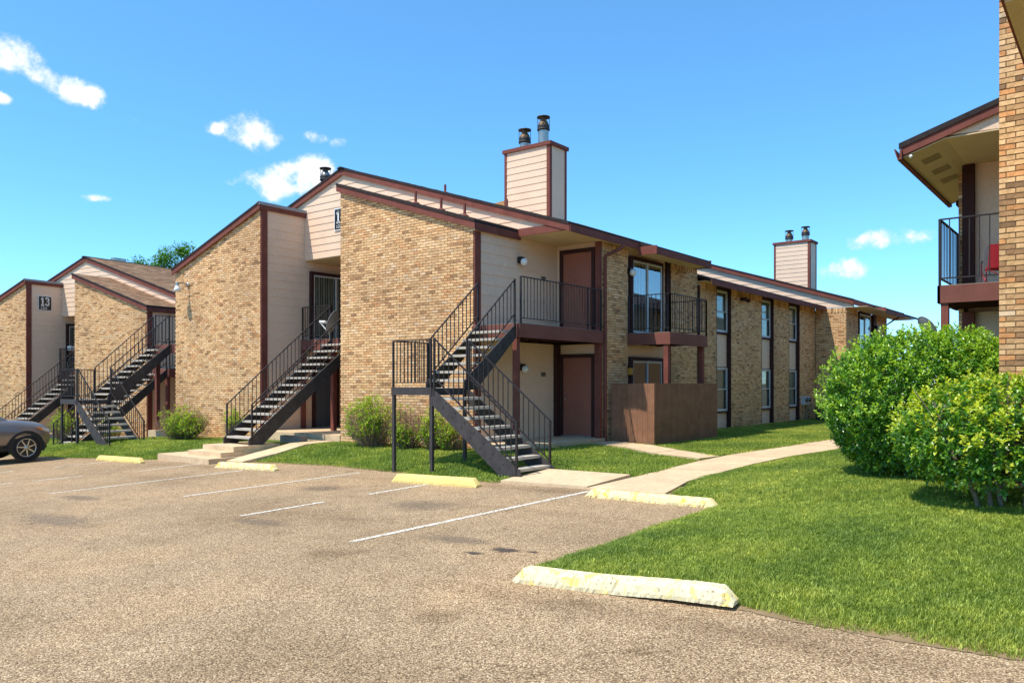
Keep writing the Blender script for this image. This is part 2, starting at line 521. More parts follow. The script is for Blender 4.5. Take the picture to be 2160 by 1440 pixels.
# ------------------------------------------------------------------ mesh helpers
class MB:
    """Collects shapes and links them as one mesh object."""
    def __init__(s):
        s.v, s.f, s.c = [], [], []
        s.smooth = []

    def face(s, pts, col=None, sm=False):
        i = len(s.v)
        s.v += [tuple(p) for p in pts]
        s.f.append(tuple(range(i, i + len(pts))))
        s.c.append(col)
        s.smooth.append(sm)

    def poly(s, verts, faces, col=None, sm=False):
        i = len(s.v)
        s.v += [tuple(p) for p in verts]
        for f in faces:
            s.f.append(tuple(i + k for k in f))
            s.c.append(col)
            s.smooth.append(sm)
        return s

    def box(s, x0, x1, y0, y1, z0, z1, col=None):
        x0, x1 = sorted((x0, x1)); y0, y1 = sorted((y0, y1)); z0, z1 = sorted((z0, z1))
        v = [(x, y, z) for z in (z0, z1) for y in (y0, y1) for x in (x0, x1)]
        return s.poly(v, [(0, 2, 3, 1), (4, 5, 7, 6), (0, 1, 5, 4), (2, 6, 7, 3), (0, 4, 6, 2), (1, 3, 7, 5)], col)

    def prism(s, pts, vec, col=None):
        n = len(pts)
        vec = Vector(vec)
        v = [Vector(p) for p in pts] + [Vector(p) + vec for p in pts]
        f = [tuple(range(n - 1, -1, -1)), tuple(range(n, 2 * n))]
        f += [(i, (i + 1) % n, n + (i + 1) % n, n + i) for i in range(n)]
        return s.poly(v, f, col)

    def bar(s, a, b, w, h=None, col=None):
        """Rectangular bar from a to b."""
        h = h or w
        a, b = Vector(a), Vector(b)
        d = (b - a).normalized()
        up = Vector((0, 0, 1)) if abs(d.z) < .95 else Vector((1, 0, 0))
        sd = d.cross(up).normalized() * (w / 2)
        up = sd.cross(d).normalized() * (h / 2)
        q = [a + sd + up, a - sd + up, a - sd - up, a + sd - up]
        return s.prism(q, b - a, col)

    def tube(s, pts, r, n=8, col=None, cap=True):
        pts = [Vector(p) for p in pts]
        rs = r if isinstance(r, (list, tuple)) else [r] * len(pts)
        rings = []
        ref = None
        for i, p in enumerate(pts):
            d = (pts[min(i + 1, len(pts) - 1)] - pts[max(i - 1, 0)]).normalized()
            if ref is None:
                ref = Vector((0, 0, 1)) if abs(d.z) < .9 else Vector((1, 0, 0))
            a = d.cross(ref).normalized()
            b = a.cross(d).normalized()
            ref = b
            rings.append([p + (a * math.cos(2 * math.pi * k / n) + b * math.sin(2 * math.pi * k / n)) * rs[i] for k in range(n)])
        v = [q for r_ in rings for q in r_]
        f = []
        for i in range(len(pts) - 1):
            for k in range(n):
                f.append((i * n + k, i * n + (k + 1) % n, (i + 1) * n + (k + 1) % n, (i + 1) * n + k))
        s.poly(v, f, col, True)
        if cap:
            s.face(rings[0][::-1], col)
            s.face(rings[-1], col)
        return s

    def lathe(s, base, prof, n=16, col=None, axis='z'):
        b = Vector(base)
        v = []
        for (r, h) in prof:
            for k in range(n):
                a = 2 * math.pi * k / n
                if axis == 'z':
                    v.append(b + Vector((r * math.cos(a), r * math.sin(a), h)))
                elif axis == 'y':
                    v.append(b + Vector((r * math.cos(a), h, r * math.sin(a))))
                else:
                    v.append(b + Vector((h, r * math.cos(a), r * math.sin(a))))
        f = []
        for i in range(len(prof) - 1):
            for k in range(n):
                f.append((i * n + k, i * n + (k + 1) % n, (i + 1) * n + (k + 1) % n, (i + 1) * n + k))
        s.poly(v, f, col, True)
        return s

    def sphere(s, c, r, n=14, m=8, sz=1.0):
        return s.lathe(c, [(max(1e-4, r * math.sin(math.pi * i / m)), -r * sz * math.cos(math.pi * i / m)) for i in range(m + 1)], n)

    def mesh(s, name, mat, origin=(0, 0, 0)):
        me = bpy.data.meshes.new(name)
        o = Vector(origin)
        me.from_pydata([(x - o.x, y - o.y, z - o.z) for (x, y, z) in s.v], [], s.f)
        if mat:
            me.materials.append(M[mat] if isinstance(mat, str) else mat)
        if any(c is not None for c in s.c):
            a = me.attributes.new('bcol', 'FLOAT_COLOR', 'FACE')
            buf = []
            for c in s.c:
                c = c or (.3, .3, .3)
                buf += [c[0], c[1], c[2], 1]
            a.data.foreach_set('color', buf)
        if any(s.smooth):
            me.polygons.foreach_set('use_smooth', s.smooth)
        me.update()
        return me

    def build(s, name, mat, parent=None, origin=None):
        org = parent_origin(parent) if parent else Vector(origin or (0, 0, 0))
        ob = bpy.data.objects.new(name, s.mesh(name, mat, org))
        COL.objects.link(ob)
        if parent:
            ob.parent = parent
        else:
            ob.location = org
        return ob


ORG = {}


def parent_origin(p):
    return ORG.get(p.name, Vector((0, 0, 0)))


def tag(o, label=None, cat=None, group=None, kind=None):
    if label: o['label'] = label
    if cat: o['category'] = cat
    if group: o['group'] = group
    if kind: o['kind'] = kind
    return o


def thing(name, label, cat, loc, group=None):
    """An Empty at the thing's base; parts built in world coordinates are shifted to it."""
    o = bpy.data.objects.new(name, None)
    COL.objects.link(o)
    o.location = loc
    o.empty_display_size = .2
    ORG[o.name] = Vector(loc)
    return tag(o, label, cat, group)


def part(name, mb, mat, parent, kind=None):
    o = mb.build(name, mat, parent)
    ORG[o.name] = parent_origin(parent)
    if kind: o['kind'] = kind
    return o


def node(name, parent):
    """A part that only holds sub-parts."""
    o = bpy.data.objects.new(name, None)
    COL.objects.link(o)
    o.parent = parent
    ORG[o.name] = parent_origin(parent)
    return o


_inst = {}


def inst(name, key, make, loc, parent, rot=None):
    """An individual piece that shares mesh data with the alike ones."""
    if key not in _inst:
        mb, mat = make()
        _inst[key] = mb.mesh(name, mat)
    o = bpy.data.objects.new(name, _inst[key])
    COL.objects.link(o)
    o.parent = parent
    o.location = Vector(loc) - parent_origin(parent)
    if rot: o.rotation_euler = rot
    return o


def copy_tree(o, parent=None):
    c = o.copy()
    COL.objects.link(c)
    if parent is not None:
        c.parent = parent
    for ch in list(o.children):
        copy_tree(ch, c)
    return c


def lerp_tab(tab, x):
    if x <= tab[0][0]: return tab[0][1]
    for (a, va), (b, vb) in zip(tab, tab[1:]):
        if x <= b:
            return va + (vb - va) * (x - a) / (b - a)
    return tab[-1][1]


def clamp(x, a=0., b=1.): return max(a, min(b, x))
def smooth(t):
    t = clamp(t)
    return t * t * (3 - 2 * t)


# ------------------------------------------------------------------ terrain
def plane_z(u, w):
    fu = clamp(u, -18, 16.5)
    fw = clamp(w, -10, 42)
    return .022 * (8 - fw) + .027 * (fu - 10.5)


FRONT_Z = [(7, .15), (10.8, .20), (16.9, .13), (20.5, .04), (25.2, -.06), (26.8, -.20), (30, -.52), (45, -.70)]


def front_edge(w):
    return lerp_tab([(8.8, 11.05), (9.9, 11.08), (11, 11.25), (12.2, 11.55), (13.6, 11.75), (16.1, 11.8), (17.2, 11.45), (20.4, 11.0), (22.5, 10.55), (24.8, 10.2), (27, 10.05), (45, 10)], w) + .05 * math.sin(w * 2.3) + .02 * math.sin(w * 7.1)


def front_lawn_z(u, w):
    p = plane_z(u, w)
    t = smooth((u - front_edge(max(w, 8.8))) / 2.0) * smooth((w - 8.0) / 2.5)
    z = p + (lerp_tab(FRONT_Z, w) - p) * t
    return z + .035 * smooth((u - front_edge(max(w, 8.8))) / .3)


PATH_R = [(5.9, 4.58), (10.2, 4.50), (10.6, 4.62), (10.95, 5.55), (13, 5.95), (18.8, 5.45), (24, 5.3), (60, 5.3)]
PATH_L = [(10.9, 7.0), (12, 6.95), (15.2, 7.0), (19, 6.75), (24, 6.5), (60, 6.5)]


def right_lawn_z(u, w):
    p = plane_z(u, w)
    we = lerp_tab(PATH_R, u)
    d = min(we - w, u - 5.95)
    b = .24 * smooth((we - w) / 3.4) * smooth((u - 6.0) / 4.2)
    return p + b + .04 * smooth(d / .3)


# ground out to the horizon
def build_ground():
    mb = MB()
    us = [-1500, -400, -120, -60, -30, -18, -8, 0, 6, 11, 14, 16.5, 20, 30, 45, 80, 200, 600, 1500]
    ws = [-1500, -400, -120, -60, -30, -18, -10, -3, 2, 5, 8, 12, 16, 20, 25, 30, 36, 42, 60, 120, 300, 600, 1500]
    v = [(u, w, plane_z(u, w) - .06 - (.25 if u > 14.3 and w > 11 else 0)) for w in ws for u in us]
    n = len(us)
    f = [(j * n + i, j * n + i + 1, (j + 1) * n + i + 1, (j + 1) * n + i) for j in range(len(ws) - 1) for i in range(n - 1)]
    mb.poly(v, f)
    tag(mb.build('ground', 'dirt'), kind='structure')
    mb = MB()
    us = [-26 + i * 1.0 for i in range(36)] + [10, 10.6, 11.2, 11.9]
    us = sorted(set(us))
    us = [u for u in us if u <= 11.9]
    ws = [-16 + i * 1.5 for i in range(50)]
    v = [(u, w, plane_z(u, w)) for w in ws for u in us]
    n = len(us)
    f = [(j * n + i, j * n + i + 1, (j + 1) * n + i + 1, (j + 1) * n + i) for j in range(len(ws) - 1) for i in range(n - 1)]
    mb.poly(v, f)
    tag(mb.build('parking_lot', 'asphalt'), kind='structure')


build_ground()


def strip(left, right, z_off, name, mat, zf, n=1, thick=.06):
    """A thin slab between two polylines of equal length, draped on the ground."""
    mb = MB()
    L_, R_ = [], []
    for (a, b), (c, d) in zip(left, left[1:]):
        for k in range(n):
            t = k / n
            L_.append((a + (c - a) * t, b + (d - b) * t))
    L_.append(left[-1])
    for (a, b), (c, d) in zip(right, right[1:]):
        for k in range(n):
            t = k / n
            R_.append((a + (c - a) * t, b + (d - b) * t))
    R_.append(right[-1])
    T = [(*p, zf(*p) + z_off) for p in L_]
    U = [(*p, zf(*p) + z_off) for p in R_]
    for i in range(len(T) - 1):
        mb.face([T[i], U[i], U[i + 1], T[i + 1]])
        for q in (T, U):
            a, b = q[i], q[i + 1]
            mb.face([a, b, (b[0], b[1], b[2] - thick), (a[0], a[1], a[2] - thick)])
    for i in (0, len(T) - 1):
        a, b = T[i], U[i]
        mb.face([a, b, (b[0], b[1], b[2] - thick), (a[0], a[1], a[2] - thick)])
    return mb.build(name, mat)


# sidewalk squares: each slab is a piece of the walk with an open joint
def walk_z(u, w):
    return max(plane_z(u, w), front_lawn_z(u, w) + .012) if w > 7.01 else plane_z(u, w)


def slab_run(parent, left, right, joints):
    for i in range(len(left) - 1):
        (a, b), (c, d) = left[i], left[i + 1]
        (e, f), (g, h) = right[i], right[i + 1]
        k = joints[i]
        for j in range(k):
            t0, t1 = (j + .006) / k, (j + 1 - .006) / k
            q = [(a + (c - a) * t0, b + (d - b) * t0), (e + (g - e) * t0, f + (h - f) * t0), (e + (g - e) * t1, f + (h - f) * t1), (a + (c - a) * t1, b + (d - b) * t1)]
            mb = MB()
            mb.prism([(x, y, walk_z(x, y) - .05) for x, y in q], (0, 0, .085 + random.uniform(-.004, .004)))
            part('slab', mb, 'concrete', parent)


sw = bpy.data.objects.new('sidewalk', None)
COL.objects.link(sw)
tag(sw, kind='structure')
slab_run(sw, [(10.98, 7.0), (12.42, 6.98), (15.2, 7.0), (19, 6.75), (24, 6.5), (36, 6.5)], [(10.95, 5.6), (12.42, 5.9), (15.2, 5.82), (18.8, 5.45), (24, 5.3), (36, 5.3)], [1, 2, 3, 4, 8])
slab_run(sw, [(11.05, 7.02), (11.08, 8.86)], [(12.42, 7.0), (12.42, 8.86)], [1])
slab_run(sw, [(15.25, 7.02), (15.9, 8.4), (16.7, 9.6), (17.0, 10.7)], [(16.2, 6.98), (16.75, 8.2), (17.7, 9.5), (17.9, 10.6)], [1, 1, 1])
slab_run(sw, [(11.3, 17.62), (14.1, 17.55)], [(11.3, 16.95), (14.1, 16.95)], [3])


def inside(poly, x, y):
    c = False
    j = len(poly) - 1
    for i in range(len(poly)):
        xi, yi = poly[i]; xj, yj = poly[j]
        if (yi > y) != (yj > y) and x < (xj - xi) * (y - yi) / (yj - yi) + xi:
            c = not c
        j = i
    return c


PAVED = [[(15.2, 6.9), (15.9, 8.4), (16.65, 9.6), (16.9, 10.9), (18.0, 10.9), (17.75, 9.5), (16.8, 8.2), (16.25, 6.9)],
         [(10.9, 16.9), (14.3, 16.9), (14.3, 17.65), (10.9, 17.65)], [(10.8, 17.3), (13.6, 17.3), (13.6, 20.3), (10.8, 20.3)],
         [(13.0, 16.9), (14.4, 16.9), (14.4, 20.6), (13.0, 20.6)], [(14.1, 10.7), (24.2, 10.7), (24.2, 13), (14.1, 13)],
         [(18.0, 9.6), (21.9, 9.6), (21.9, 11), (18.0, 11)]]


def lawn_mesh(name, rows, zf, dens):
    """rows: list of lists of (u, w); a quad grid with a per-point grass density."""
    v, f = [], []
    n = len(rows[0])
    for r in rows:
        v += [(u, w, zf(u, w)) for (u, w) in r]
    for j in range(len(rows) - 1):
        for i in range(n - 1):
            f.append((j * n + i, j * n + i + 1, (j + 1) * n + i + 1, (j + 1) * n + i))
    return v, f, [0 if any(inside(P, x, y) for P in PAVED) else dens for (x, y, z) in v]


def make_lawn(name, chunks, tuft, label):
    V, F, D = [], [], []
    for (v, f, d) in chunks:
        k = len(V)
        V += v
        F += [tuple(i + k for i in q) for q in f]
        D += d
    me = bpy.data.meshes.new(name)
    me.from_pydata(V, [], F)
    me.materials.append(M['lawn_soil'])
    a = me.attributes.new('gd', 'FLOAT', 'POINT')
    a.data.foreach_set('value', D)
    me.update()
    o = bpy.data.objects.new(name, me)
    COL.objects.link(o)
    tag(o, kind='structure')
    g = bpy.data.objects.new('grass', me)
    COL.objects.link(g)
    tag(g, label, 'grass', kind='stuff')
    md = g.modifiers.new('grass', 'NODES')
    md.node_group = grass_nodes(tuft)
    return o


def tuft_object(nblade, h, wd, spread, seed):
    rnd = random.Random(seed)
    mb = MB()
    for i in range(nblade):
        a = rnd.uniform(0, 6.283)
        x, y = rnd.gauss(0, spread), rnd.gauss(0, spread)
        hh = h * rnd.uniform(.55, 1.15)
        ln = rnd.uniform(.2, .9) * hh
        dx, dy = math.cos(a), math.sin(a)
        sx, sy = -dy * wd / 2, dx * wd / 2
        p0, p1, p2 = (x, y, -.01), (x + dx * ln * .3, y + dy * ln * .3, hh * .6), (x + dx * ln, y + dy * ln, hh)
        mb.poly([(p0[0] - sx, p0[1] - sy, p0[2]), (p0[0] + sx, p0[1] + sy, p0[2]), (p1[0] - sx * .8, p1[1] - sy * .8, p1[2]), (p1[0] + sx * .8, p1[1] + sy * .8, p1[2]), p2], [(0, 1, 3, 2), (2, 3, 4)])
    return bpy.data.objects.new('grass_tuft', mb.mesh('grass_tuft', 'grass'))


def grass_nodes(tuft):
    ng = bpy.data.node_groups.new('grass', 'GeometryNodeTree')
    ng.interface.new_socket('Geometry', in_out='INPUT', socket_type='NodeSocketGeometry')
    ng.interface.new_socket('Geometry', in_out='OUTPUT', socket_type='NodeSocketGeometry')
    N, L = ng.nodes.new, ng.links.new
    gi, go = N('NodeGroupInput'), N('NodeGroupOutput')
    dp = N('GeometryNodeDistributePointsOnFaces')
    at = N('GeometryNodeInputNamedAttribute')
    at.data_type = 'FLOAT'
    at.inputs['Name'].default_value = 'gd'
    L(gi.outputs[0], dp.inputs['Mesh'])
    L(at.outputs['Attribute'], dp.inputs['Density'])
    oi = N('GeometryNodeObjectInfo')
    oi.inputs['Object'].default_value = tuft
    oi.inputs['As Instance'].default_value = True
    ip = N('GeometryNodeInstanceOnPoints')
    L(dp.outputs['Points'], ip.inputs['Points'])
    L(oi.outputs['Geometry'], ip.inputs['Instance'])
    rv = N('FunctionNodeRandomValue')
    rv.data_type = 'FLOAT_VECTOR'
    rv.inputs[0].default_value = (-.15, -.15, 0)
    rv.inputs[1].default_value = (.15, .15, 6.283)
    L(rv.outputs[0], ip.inputs['Rotation'])
    rs = N('FunctionNodeRandomValue')
    rs.data_type = 'FLOAT'
    rs.inputs[2].default_value = .7
    rs.inputs[3].default_value = 1.25
    L(rs.outputs[1], ip.inputs['Scale'])
    L(ip.outputs[0], go.inputs[0])
    return ng


def build_lawns():
    near = tuft_object(10, .040, .0052, .030, 3)
    far = tuft_object(10, .038, .0085, .050, 4)
    # right lawn: columns in u, each running from the walk edge down past the frame
    us = [5.95, 6.1, 6.3] + [6.6 + .35 * i for i in range(30)] + [17.5 + 1.2 * i for i in range(16)]
    rows = []
    for u in us:
        we = lerp_tab(PATH_R, u)
        ts = [0, .02, .045, .08] + [.12 + .88 * i / 22 for i in range(23)]
        wob = .03 * math.sin(u * 3.1) + .02 * math.sin(u * 8.3)
        ue = lambda t: max(0, 1 - (u - 5.95) / .5) * (lerp_tab([(-7, -.06), (1.7, -.06), (2.35, .12), (2.6, .15), (4.3, .10), (4.6, .06)], we + (-7 - we) * t))
        rows.append([(u + ue(t) + (.02 * math.sin(t * 140) + .03 * math.sin(t * 95) if u < 6 else 0), (we + wob) + (-7 - we) * t) for t in ts])
    v, f, d = lawn_mesh('r', rows, right_lawn_z, 1)
    d = [q * (1500 if x < 10 and y > -1 else 700 if x < 16 else 260) for q, (x, y, z) in zip(d, v)]
    make_lawn('lawn', [(v, f, d)], near, 'mown green grass of the lawn around the big hedge bushes')
    # front lawn
    ch = []
    ws = [8.88 + .3 * i for i in range(122)]
    rows = []
    for w in ws:
        e = front_edge(w)
        ts = [0, .05, .1] + [.15 + .85 * i / 11 for i in range(12)]
        rows.append([(e + (14.7 - e) * t, w) for t in ts])
    ch.append(lawn_mesh('a', rows, front_lawn_z, 420))
    us = [12.45 + .45 * i for i in range(52)]
    rows = []
    for u in us:
        wl = lerp_tab(PATH_L, u) + .03 + .02 * math.sin(u * 5)
        rows.append([(u, wl + (8.88 - wl) * t / 6) for t in range(7)])
    ch.append(lawn_mesh('b', rows, front_lawn_z, 520))
    us = [14.7 + .45 * i for i in range(47)]
    rows = [[(u, 8.88 + 2.0 * t / 8) for t in range(9)] for u in us]
    ch.append(lawn_mesh('c', rows, front_lawn_z, 420))
    make_lawn('lawn', ch, far, 'mown green grass of the lawn along the fronts of the buildings')


build_lawns()

# ragged strip of bare soil and grit where the turf meets the asphalt
def fringe(pts, seed, wd=.03):
    rnd = random.Random(seed)
    mb = MB()
    P = []
    for (a, b), (c, d) in zip(pts, pts[1:]):
        n = max(1, int(math.hypot(c - a, d - b) / .03))
        for k in range(n): P.append((a + (c - a) * k / n, b + (d - b) * k / n))
    P.append(pts[-1])
    prev = None
    w0 = wd
    for i, (x, y) in enumerate(P):
        q, o = P[min(i + 2, len(P) - 1)], P[max(i - 2, 0)]
        dx, dy = q[0] - o[0], q[1] - o[1]
        l = math.hypot(dx, dy) or 1
        w0 = clamp(w0 + rnd.gauss(0, .012), -.01, wd * 2)
        nx, ny = -dy / l, dx / l
        row = [(x + nx * w0, y + ny * w0), (x - nx * .14, y - ny * .14)]
        row = [(a, b, plane_z(a, b) + .005 + (.012 if k else 0)) for k, (a, b) in enumerate(row)]
        if prev: mb.face([prev[0], row[0], row[1], prev[1]])
        prev = row
    tag(mb.build('soil_edge', 'edge_soil'), kind='structure')


M['edge_soil'] = concrete_mat('edge_soil', (.30, .205, .11))
fringe([(5.97, -4.0), (5.90, .5), (5.90, 1.7), (6.02, 2.3), (6.06, 4.4), (6.04, 4.56)], 1)
fringe([(6.03, 4.60), (7.5, 4.60), (10.2, 4.52), (10.6, 4.64), (10.9, 5.4)], 3)
fringe([(front_edge(8.9 + i * .3), 8.9 + i * .3) for i in range(28)], 2, .025)

# painted stall lines
def line(a, b, wd=.09, gaps=()):
    n = 26
    mb = MB()
    dx, dy = b[0] - a[0], b[1] - a[1]
    l = math.hypot(dx, dy)
    nx, ny = -dy / l * wd / 2, dx / l * wd / 2
    for i in range(n):
        t0, t1 = i / n, (i + 1) / n
        if any(g0 < (t0 + t1) / 2 < g1 for g0, g1 in gaps): continue
        q = []
        for t, s in ((t0, 1), (t1, 1), (t1, -1), (t0, -1)):
            x, y = a[0] + dx * t + nx * s, a[1] + dy * t + ny * s
            q.append((x, y, plane_z(x, y) + .004))
        mb.face(q)
    tag(mb.build('parking_line', 'line'), kind='structure')


line((6.27, 7.24), (10.85, 6.88), .095, ((.715, .73),))
line((6.74, 10.14), (10.5, 9.95), .09, ((.38, .62),))
line((7.46, 12.92), (11.15, 12.60), .09)
line((6.49, 15.80), (10.4, 15.57), .085)
line((9.3, 17.95), (11.0, 18.06), .08)
line((6.3, 18.6), (8.2, 18.3), .08, ((.3, .5),))
line((6.5, 21.4), (10.3, 21.2), .08, ((.4, .6),))

# oil that has soaked into the asphalt: thin films with ragged soft rims
def stain_mat(name, col, dens):
    m, nt, b = new_mat(name)
    b.inputs['Base Color'].default_value = (*col, 1)
    b.inputs['Roughness'].default_value = .75
    g = nt.nodes.new('ShaderNodeTexCoord').outputs['Generated']
    mp = nt.nodes.new('ShaderNodeMapping')
    mp.inputs['Location'].default_value = (-1, -1, 0)
    mp.inputs['Scale'].default_value = (2, 2, 0)
    lnk(nt, g, mp.inputs[0])
    ln = nt.nodes.new('ShaderNodeVectorMath')
    ln.operation = 'LENGTH'
    lnk(nt, mp.outputs[0], ln.inputs[0])
    geo = nt.nodes.new('ShaderNodeNewGeometry').outputs['Position']
    n1 = noise(nt, 9, 5, .65, geo)
    n2 = noise(nt, 80, 3, .7, geo)
    def mt(op, a, bb):
        n = nt.nodes.new('ShaderNodeMath')
        n.operation = op
        for k, q in enumerate((a, bb)):
            if isinstance(q, (int, float)): n.inputs[k].default_value = q
            else: lnk(nt, q, n.inputs[k])
        return n.outputs[0]
    v = mt('ADD', ln.outputs['Value'], mt('MULTIPLY', mt('SUBTRACT', n1.outputs[0], .5), 1.1))
    v = mt('ADD', v, mt('MULTIPLY', mt('SUBTRACT', n2.outputs[0], .5), .7))
    a = ramp(nt, v, [(.30, (dens, dens, dens)), (.80, (0, 0, 0))])
    lnk(nt, a.outputs[0], b.inputs['Alpha'])
    return m


M['stain'] = stain_mat('oil_film', (.075, .052, .038), .85)
M['old_stain'] = stain_mat('old_oil_film', (.20, .15, .105), .38)
for mt_, u, w, ru, rw in (('stain', 6.80, 5.36, .14, .26), ('stain', 6.52, 5.56, .10, .20), ('stain', 6.86, 5.05, .06, .11), ('old_stain', 6.95, 6.2, .28, .7), ('old_stain', 6.55, 9.4, .25, .8), ('old_stain', 6.5, 14.6, .3, .9), ('old_stain', 8.6, 8.4, .6, .9), ('old_stain', 9.2, 11.4, .5, .8), ('old_stain', 5.2, 12.5, .5, 1.6)):
    mb = MB()
    mb.face([(u + a * ru, w + b * rw, plane_z(u + a * ru, w + b * rw) + .003) for a, b in ((-1, -1), (1, -1), (1, 1), (-1, 1))])
    tag(mb.build('oil_stain', mt_), kind='structure')

# ------------------------------------------------------------------ wall builders
def wp(axis, U, s, z, d=0.):
    """Point on a wall: 'F' faces -X at x=U, 'S' faces -Y at y=U, 'N' faces +Y at y=U; d = distance proud of it."""
    if axis == 'F': return (U - d, s, z)
    if axis == 'S': return (s, U - d, z)
    return (s, U + d, z)


PAL = [((.800, .508, .262), 32), ((.770, .468, .230), 32), ((.700, .404, .192), 20), ((.700, .360, .160), 5), ((.530, .298, .142), 9), ((.410, .228, .110), 4), ((.800, .540, .320), 6)]
PALW = [c for c, n in PAL for _ in range(n)]
PALO = [((.800, .500, .250), 26), ((.720, .430, .200), 26), ((.600, .350, .165), 16), ((.700, .330, .130), 16), ((.430, .240, .115), 12), ((.300, .170, .085), 6), ((.780, .560, .350), 6)]
PALOW = [c for c, n in PALO for _ in range(n)]
rb = random.Random(11)


ORANGE = False


def brick_col():
    c = rb.choice(PALOW if ORANGE else PALW)
    k = rb.uniform(.86, 1.12)
    return tuple(x * k for x in c)


BW, BH, MW, MH = .1912, .0550, .2032, .0677


def brick_box(mb, axis, U, s0, s1, z0, z1, d, col, zt0=None, zt1=None):
    zt0 = z1 if zt0 is None else zt0
    zt1 = z1 if zt1 is None else zt1
    f = [wp(axis, U, s0, z0, d), wp(axis, U, s1, z0, d), wp(axis, U, s1, zt1, d), wp(axis, U, s0, zt0, d)]
    b = [wp(axis, U, s0, z0, -.002), wp(axis, U, s1, z0, -.002), wp(axis, U, s1, zt1, -.002), wp(axis, U, s0, zt0, -.002)]
    mb.poly(f + b, [(0, 1, 2, 3), (0, 4, 5, 1), (1, 5, 6, 2), (2, 6, 7, 3), (3, 7, 4, 0)], col)


def one_brick(axis):
    mb = MB()
    brick_box(mb, axis, 0, -BW / 2, BW / 2, -BH / 2, BH / 2, .009, brick_col())
    return mb, 'brick'


def brick_wall(root, axis, U, s0, s1, z0, top, single=None, thick=.2, soldier=False, limit=300):
    """Mortar wall with every brick a raised piece; single(s, z) picks those that are objects of their own."""
    if not callable(top):
        tz = top
        top = lambda s: tz
    mb = MB()
    mb.prism([wp(axis, U, s0, z0), wp(axis, U, s1, z0), wp(axis, U, s1, top(s1)), wp(axis, U, s0, top(s0))], Vector(wp(axis, U, 0, 0, -thick)) - Vector(wp(axis, U, 0, 0)))
    wall = part('wall', mb, 'mortar', root)
    mb = MB()
    cnt = 0
    i = 0
    lim = (lambda s: top(s) - .21) if soldier else top
    while True:
        z = z0 + .006 + i * MH
        if z > max(lim(s0), lim(s1)): break
        s = s0 + .002 - (MW / 2 if i % 2 else 0)
        while s < s1 - .02:
            a, b = max(s, s0 + .001), min(s + BW, s1 - .001)
            s += MW
            if b - a < .03: continue
            za, zb = min(z + BH, lim(a) - .004), min(z + BH, lim(b) - .004)
            if max(za, zb) < z + .012: continue
            za, zb = max(za, z + .002), max(zb, z + .002)
            full = b - a > BW - .004 and za > z + BH - .001 and zb > z + BH - .001
            if single and full and cnt < limit and single((a + b) / 2, z):
                cnt += 1
                k = rb.randrange(26)
                inst('brick', ('brick', axis, k, ORANGE), lambda: one_brick(axis), wp(axis, U, (a + b) / 2, z + BH / 2, rb.uniform(-.002, .003)), wall)
                continue
            j = rb.uniform(-.0015, .0015)
            brick_box(mb, axis, U, a, b, z + j, z + BH + j, .0075 + rb.uniform(-.003, .004), brick_col(), za + j, zb + j)
        i += 1
    if soldier:
        s = s0 + .004
        k = 0
        while s + .06 < s1:
            t = top(s)
            brick_box(mb, axis, U, s, s + .057, t - .205, t - .005, .012 if k % 2 else .030, brick_col())
            s += .0677
            k += 1
    part('brick', mb, 'brick', wall, 'stuff')
    return wall


def clip_poly(poly, a, b):
    """Keep z <= a + b*s."""
    out = []
    n = len(poly)
    for i in range(n):
        p, q = poly[i], poly[(i + 1) % n]
        fp, fq = a + b * p[0] - p[1], a + b * q[0] - q[1]
        if fp >= 0: out.append(p)
        if fp * fq < 0:
            t = fp / (fp - fq)
            out.append((p[0] + (q[0] - p[0]) * t, p[1] + (q[1] - p[1]) * t))
    return out


def siding(root, axis, U, s0, s1, z0, z1, lines=(), expo=.21, mat='siding', backing=True, lip=.016, bottom=None, name='siding', seams=True, thick=.12):
    """Lap siding: each board is an object, its lower edge standing proud of the one below."""
    wall = None
    full = [(s0, z0), (s1, z0), (s1, z1), (s0, z1)]
    for (a, b) in lines: full = clip_poly(full, a, b)
    if bottom: full = [(s, -z) for s, z in clip_poly([(s, -z) for s, z in full], -bottom[0], -bottom[1])]
    if len(full) < 3: return
    mb = MB()
    mb.prism([wp(axis, U, s, z) for s, z in full], Vector(wp(axis, U, 0, 0, -thick)) - Vector(wp(axis, U, 0, 0)))
    wall = part('wall', mb, mat, root)
    i = 0
    while z0 + i * expo < z1 - .01:
        zb, zt = z0 + i * expo, min(z0 + (i + 1) * expo, z1)
        i += 1
        cuts = [s0, s1]
        if seams and s1 - s0 > 3.7 and i % 2: cuts = [s0, s0 + (s1 - s0) * rb.uniform(.3, .7), s1]
        for c0, c1 in zip(cuts, cuts[1:]):
            g = .0025 if len(cuts) > 2 else 0
            p = [(c0 + (g if c0 != s0 else 0), zb), (c1 - (g if c1 != s1 else 0), zb), (c1 - (g if c1 != s1 else 0), zt), (c0 + (g if c0 != s0 else 0), zt)]
            for (a, b) in lines: p = clip_poly(p, a, b)
            if bottom: p = [(s, -z) for s, z in clip_poly([(s, -z) for s, z in p], -bottom[0], -bottom[1])]
            if len(p) < 3: continue
            dep = lambda z: lip - (lip - .003) * (z - zb) / expo
            mb = MB()
            front = [wp(axis, U, s, z, dep(z)) for s, z in p]
            back = [wp(axis, U, s, z, -.001) for s, z in p]
            n = len(p)
            mb.poly(front + back, [tuple(range(n))] + [(k, n + k, n + (k + 1) % n, (k + 1) % n) for k in range(n)])
            part('siding_board', mb, mat, wall)
    return wall


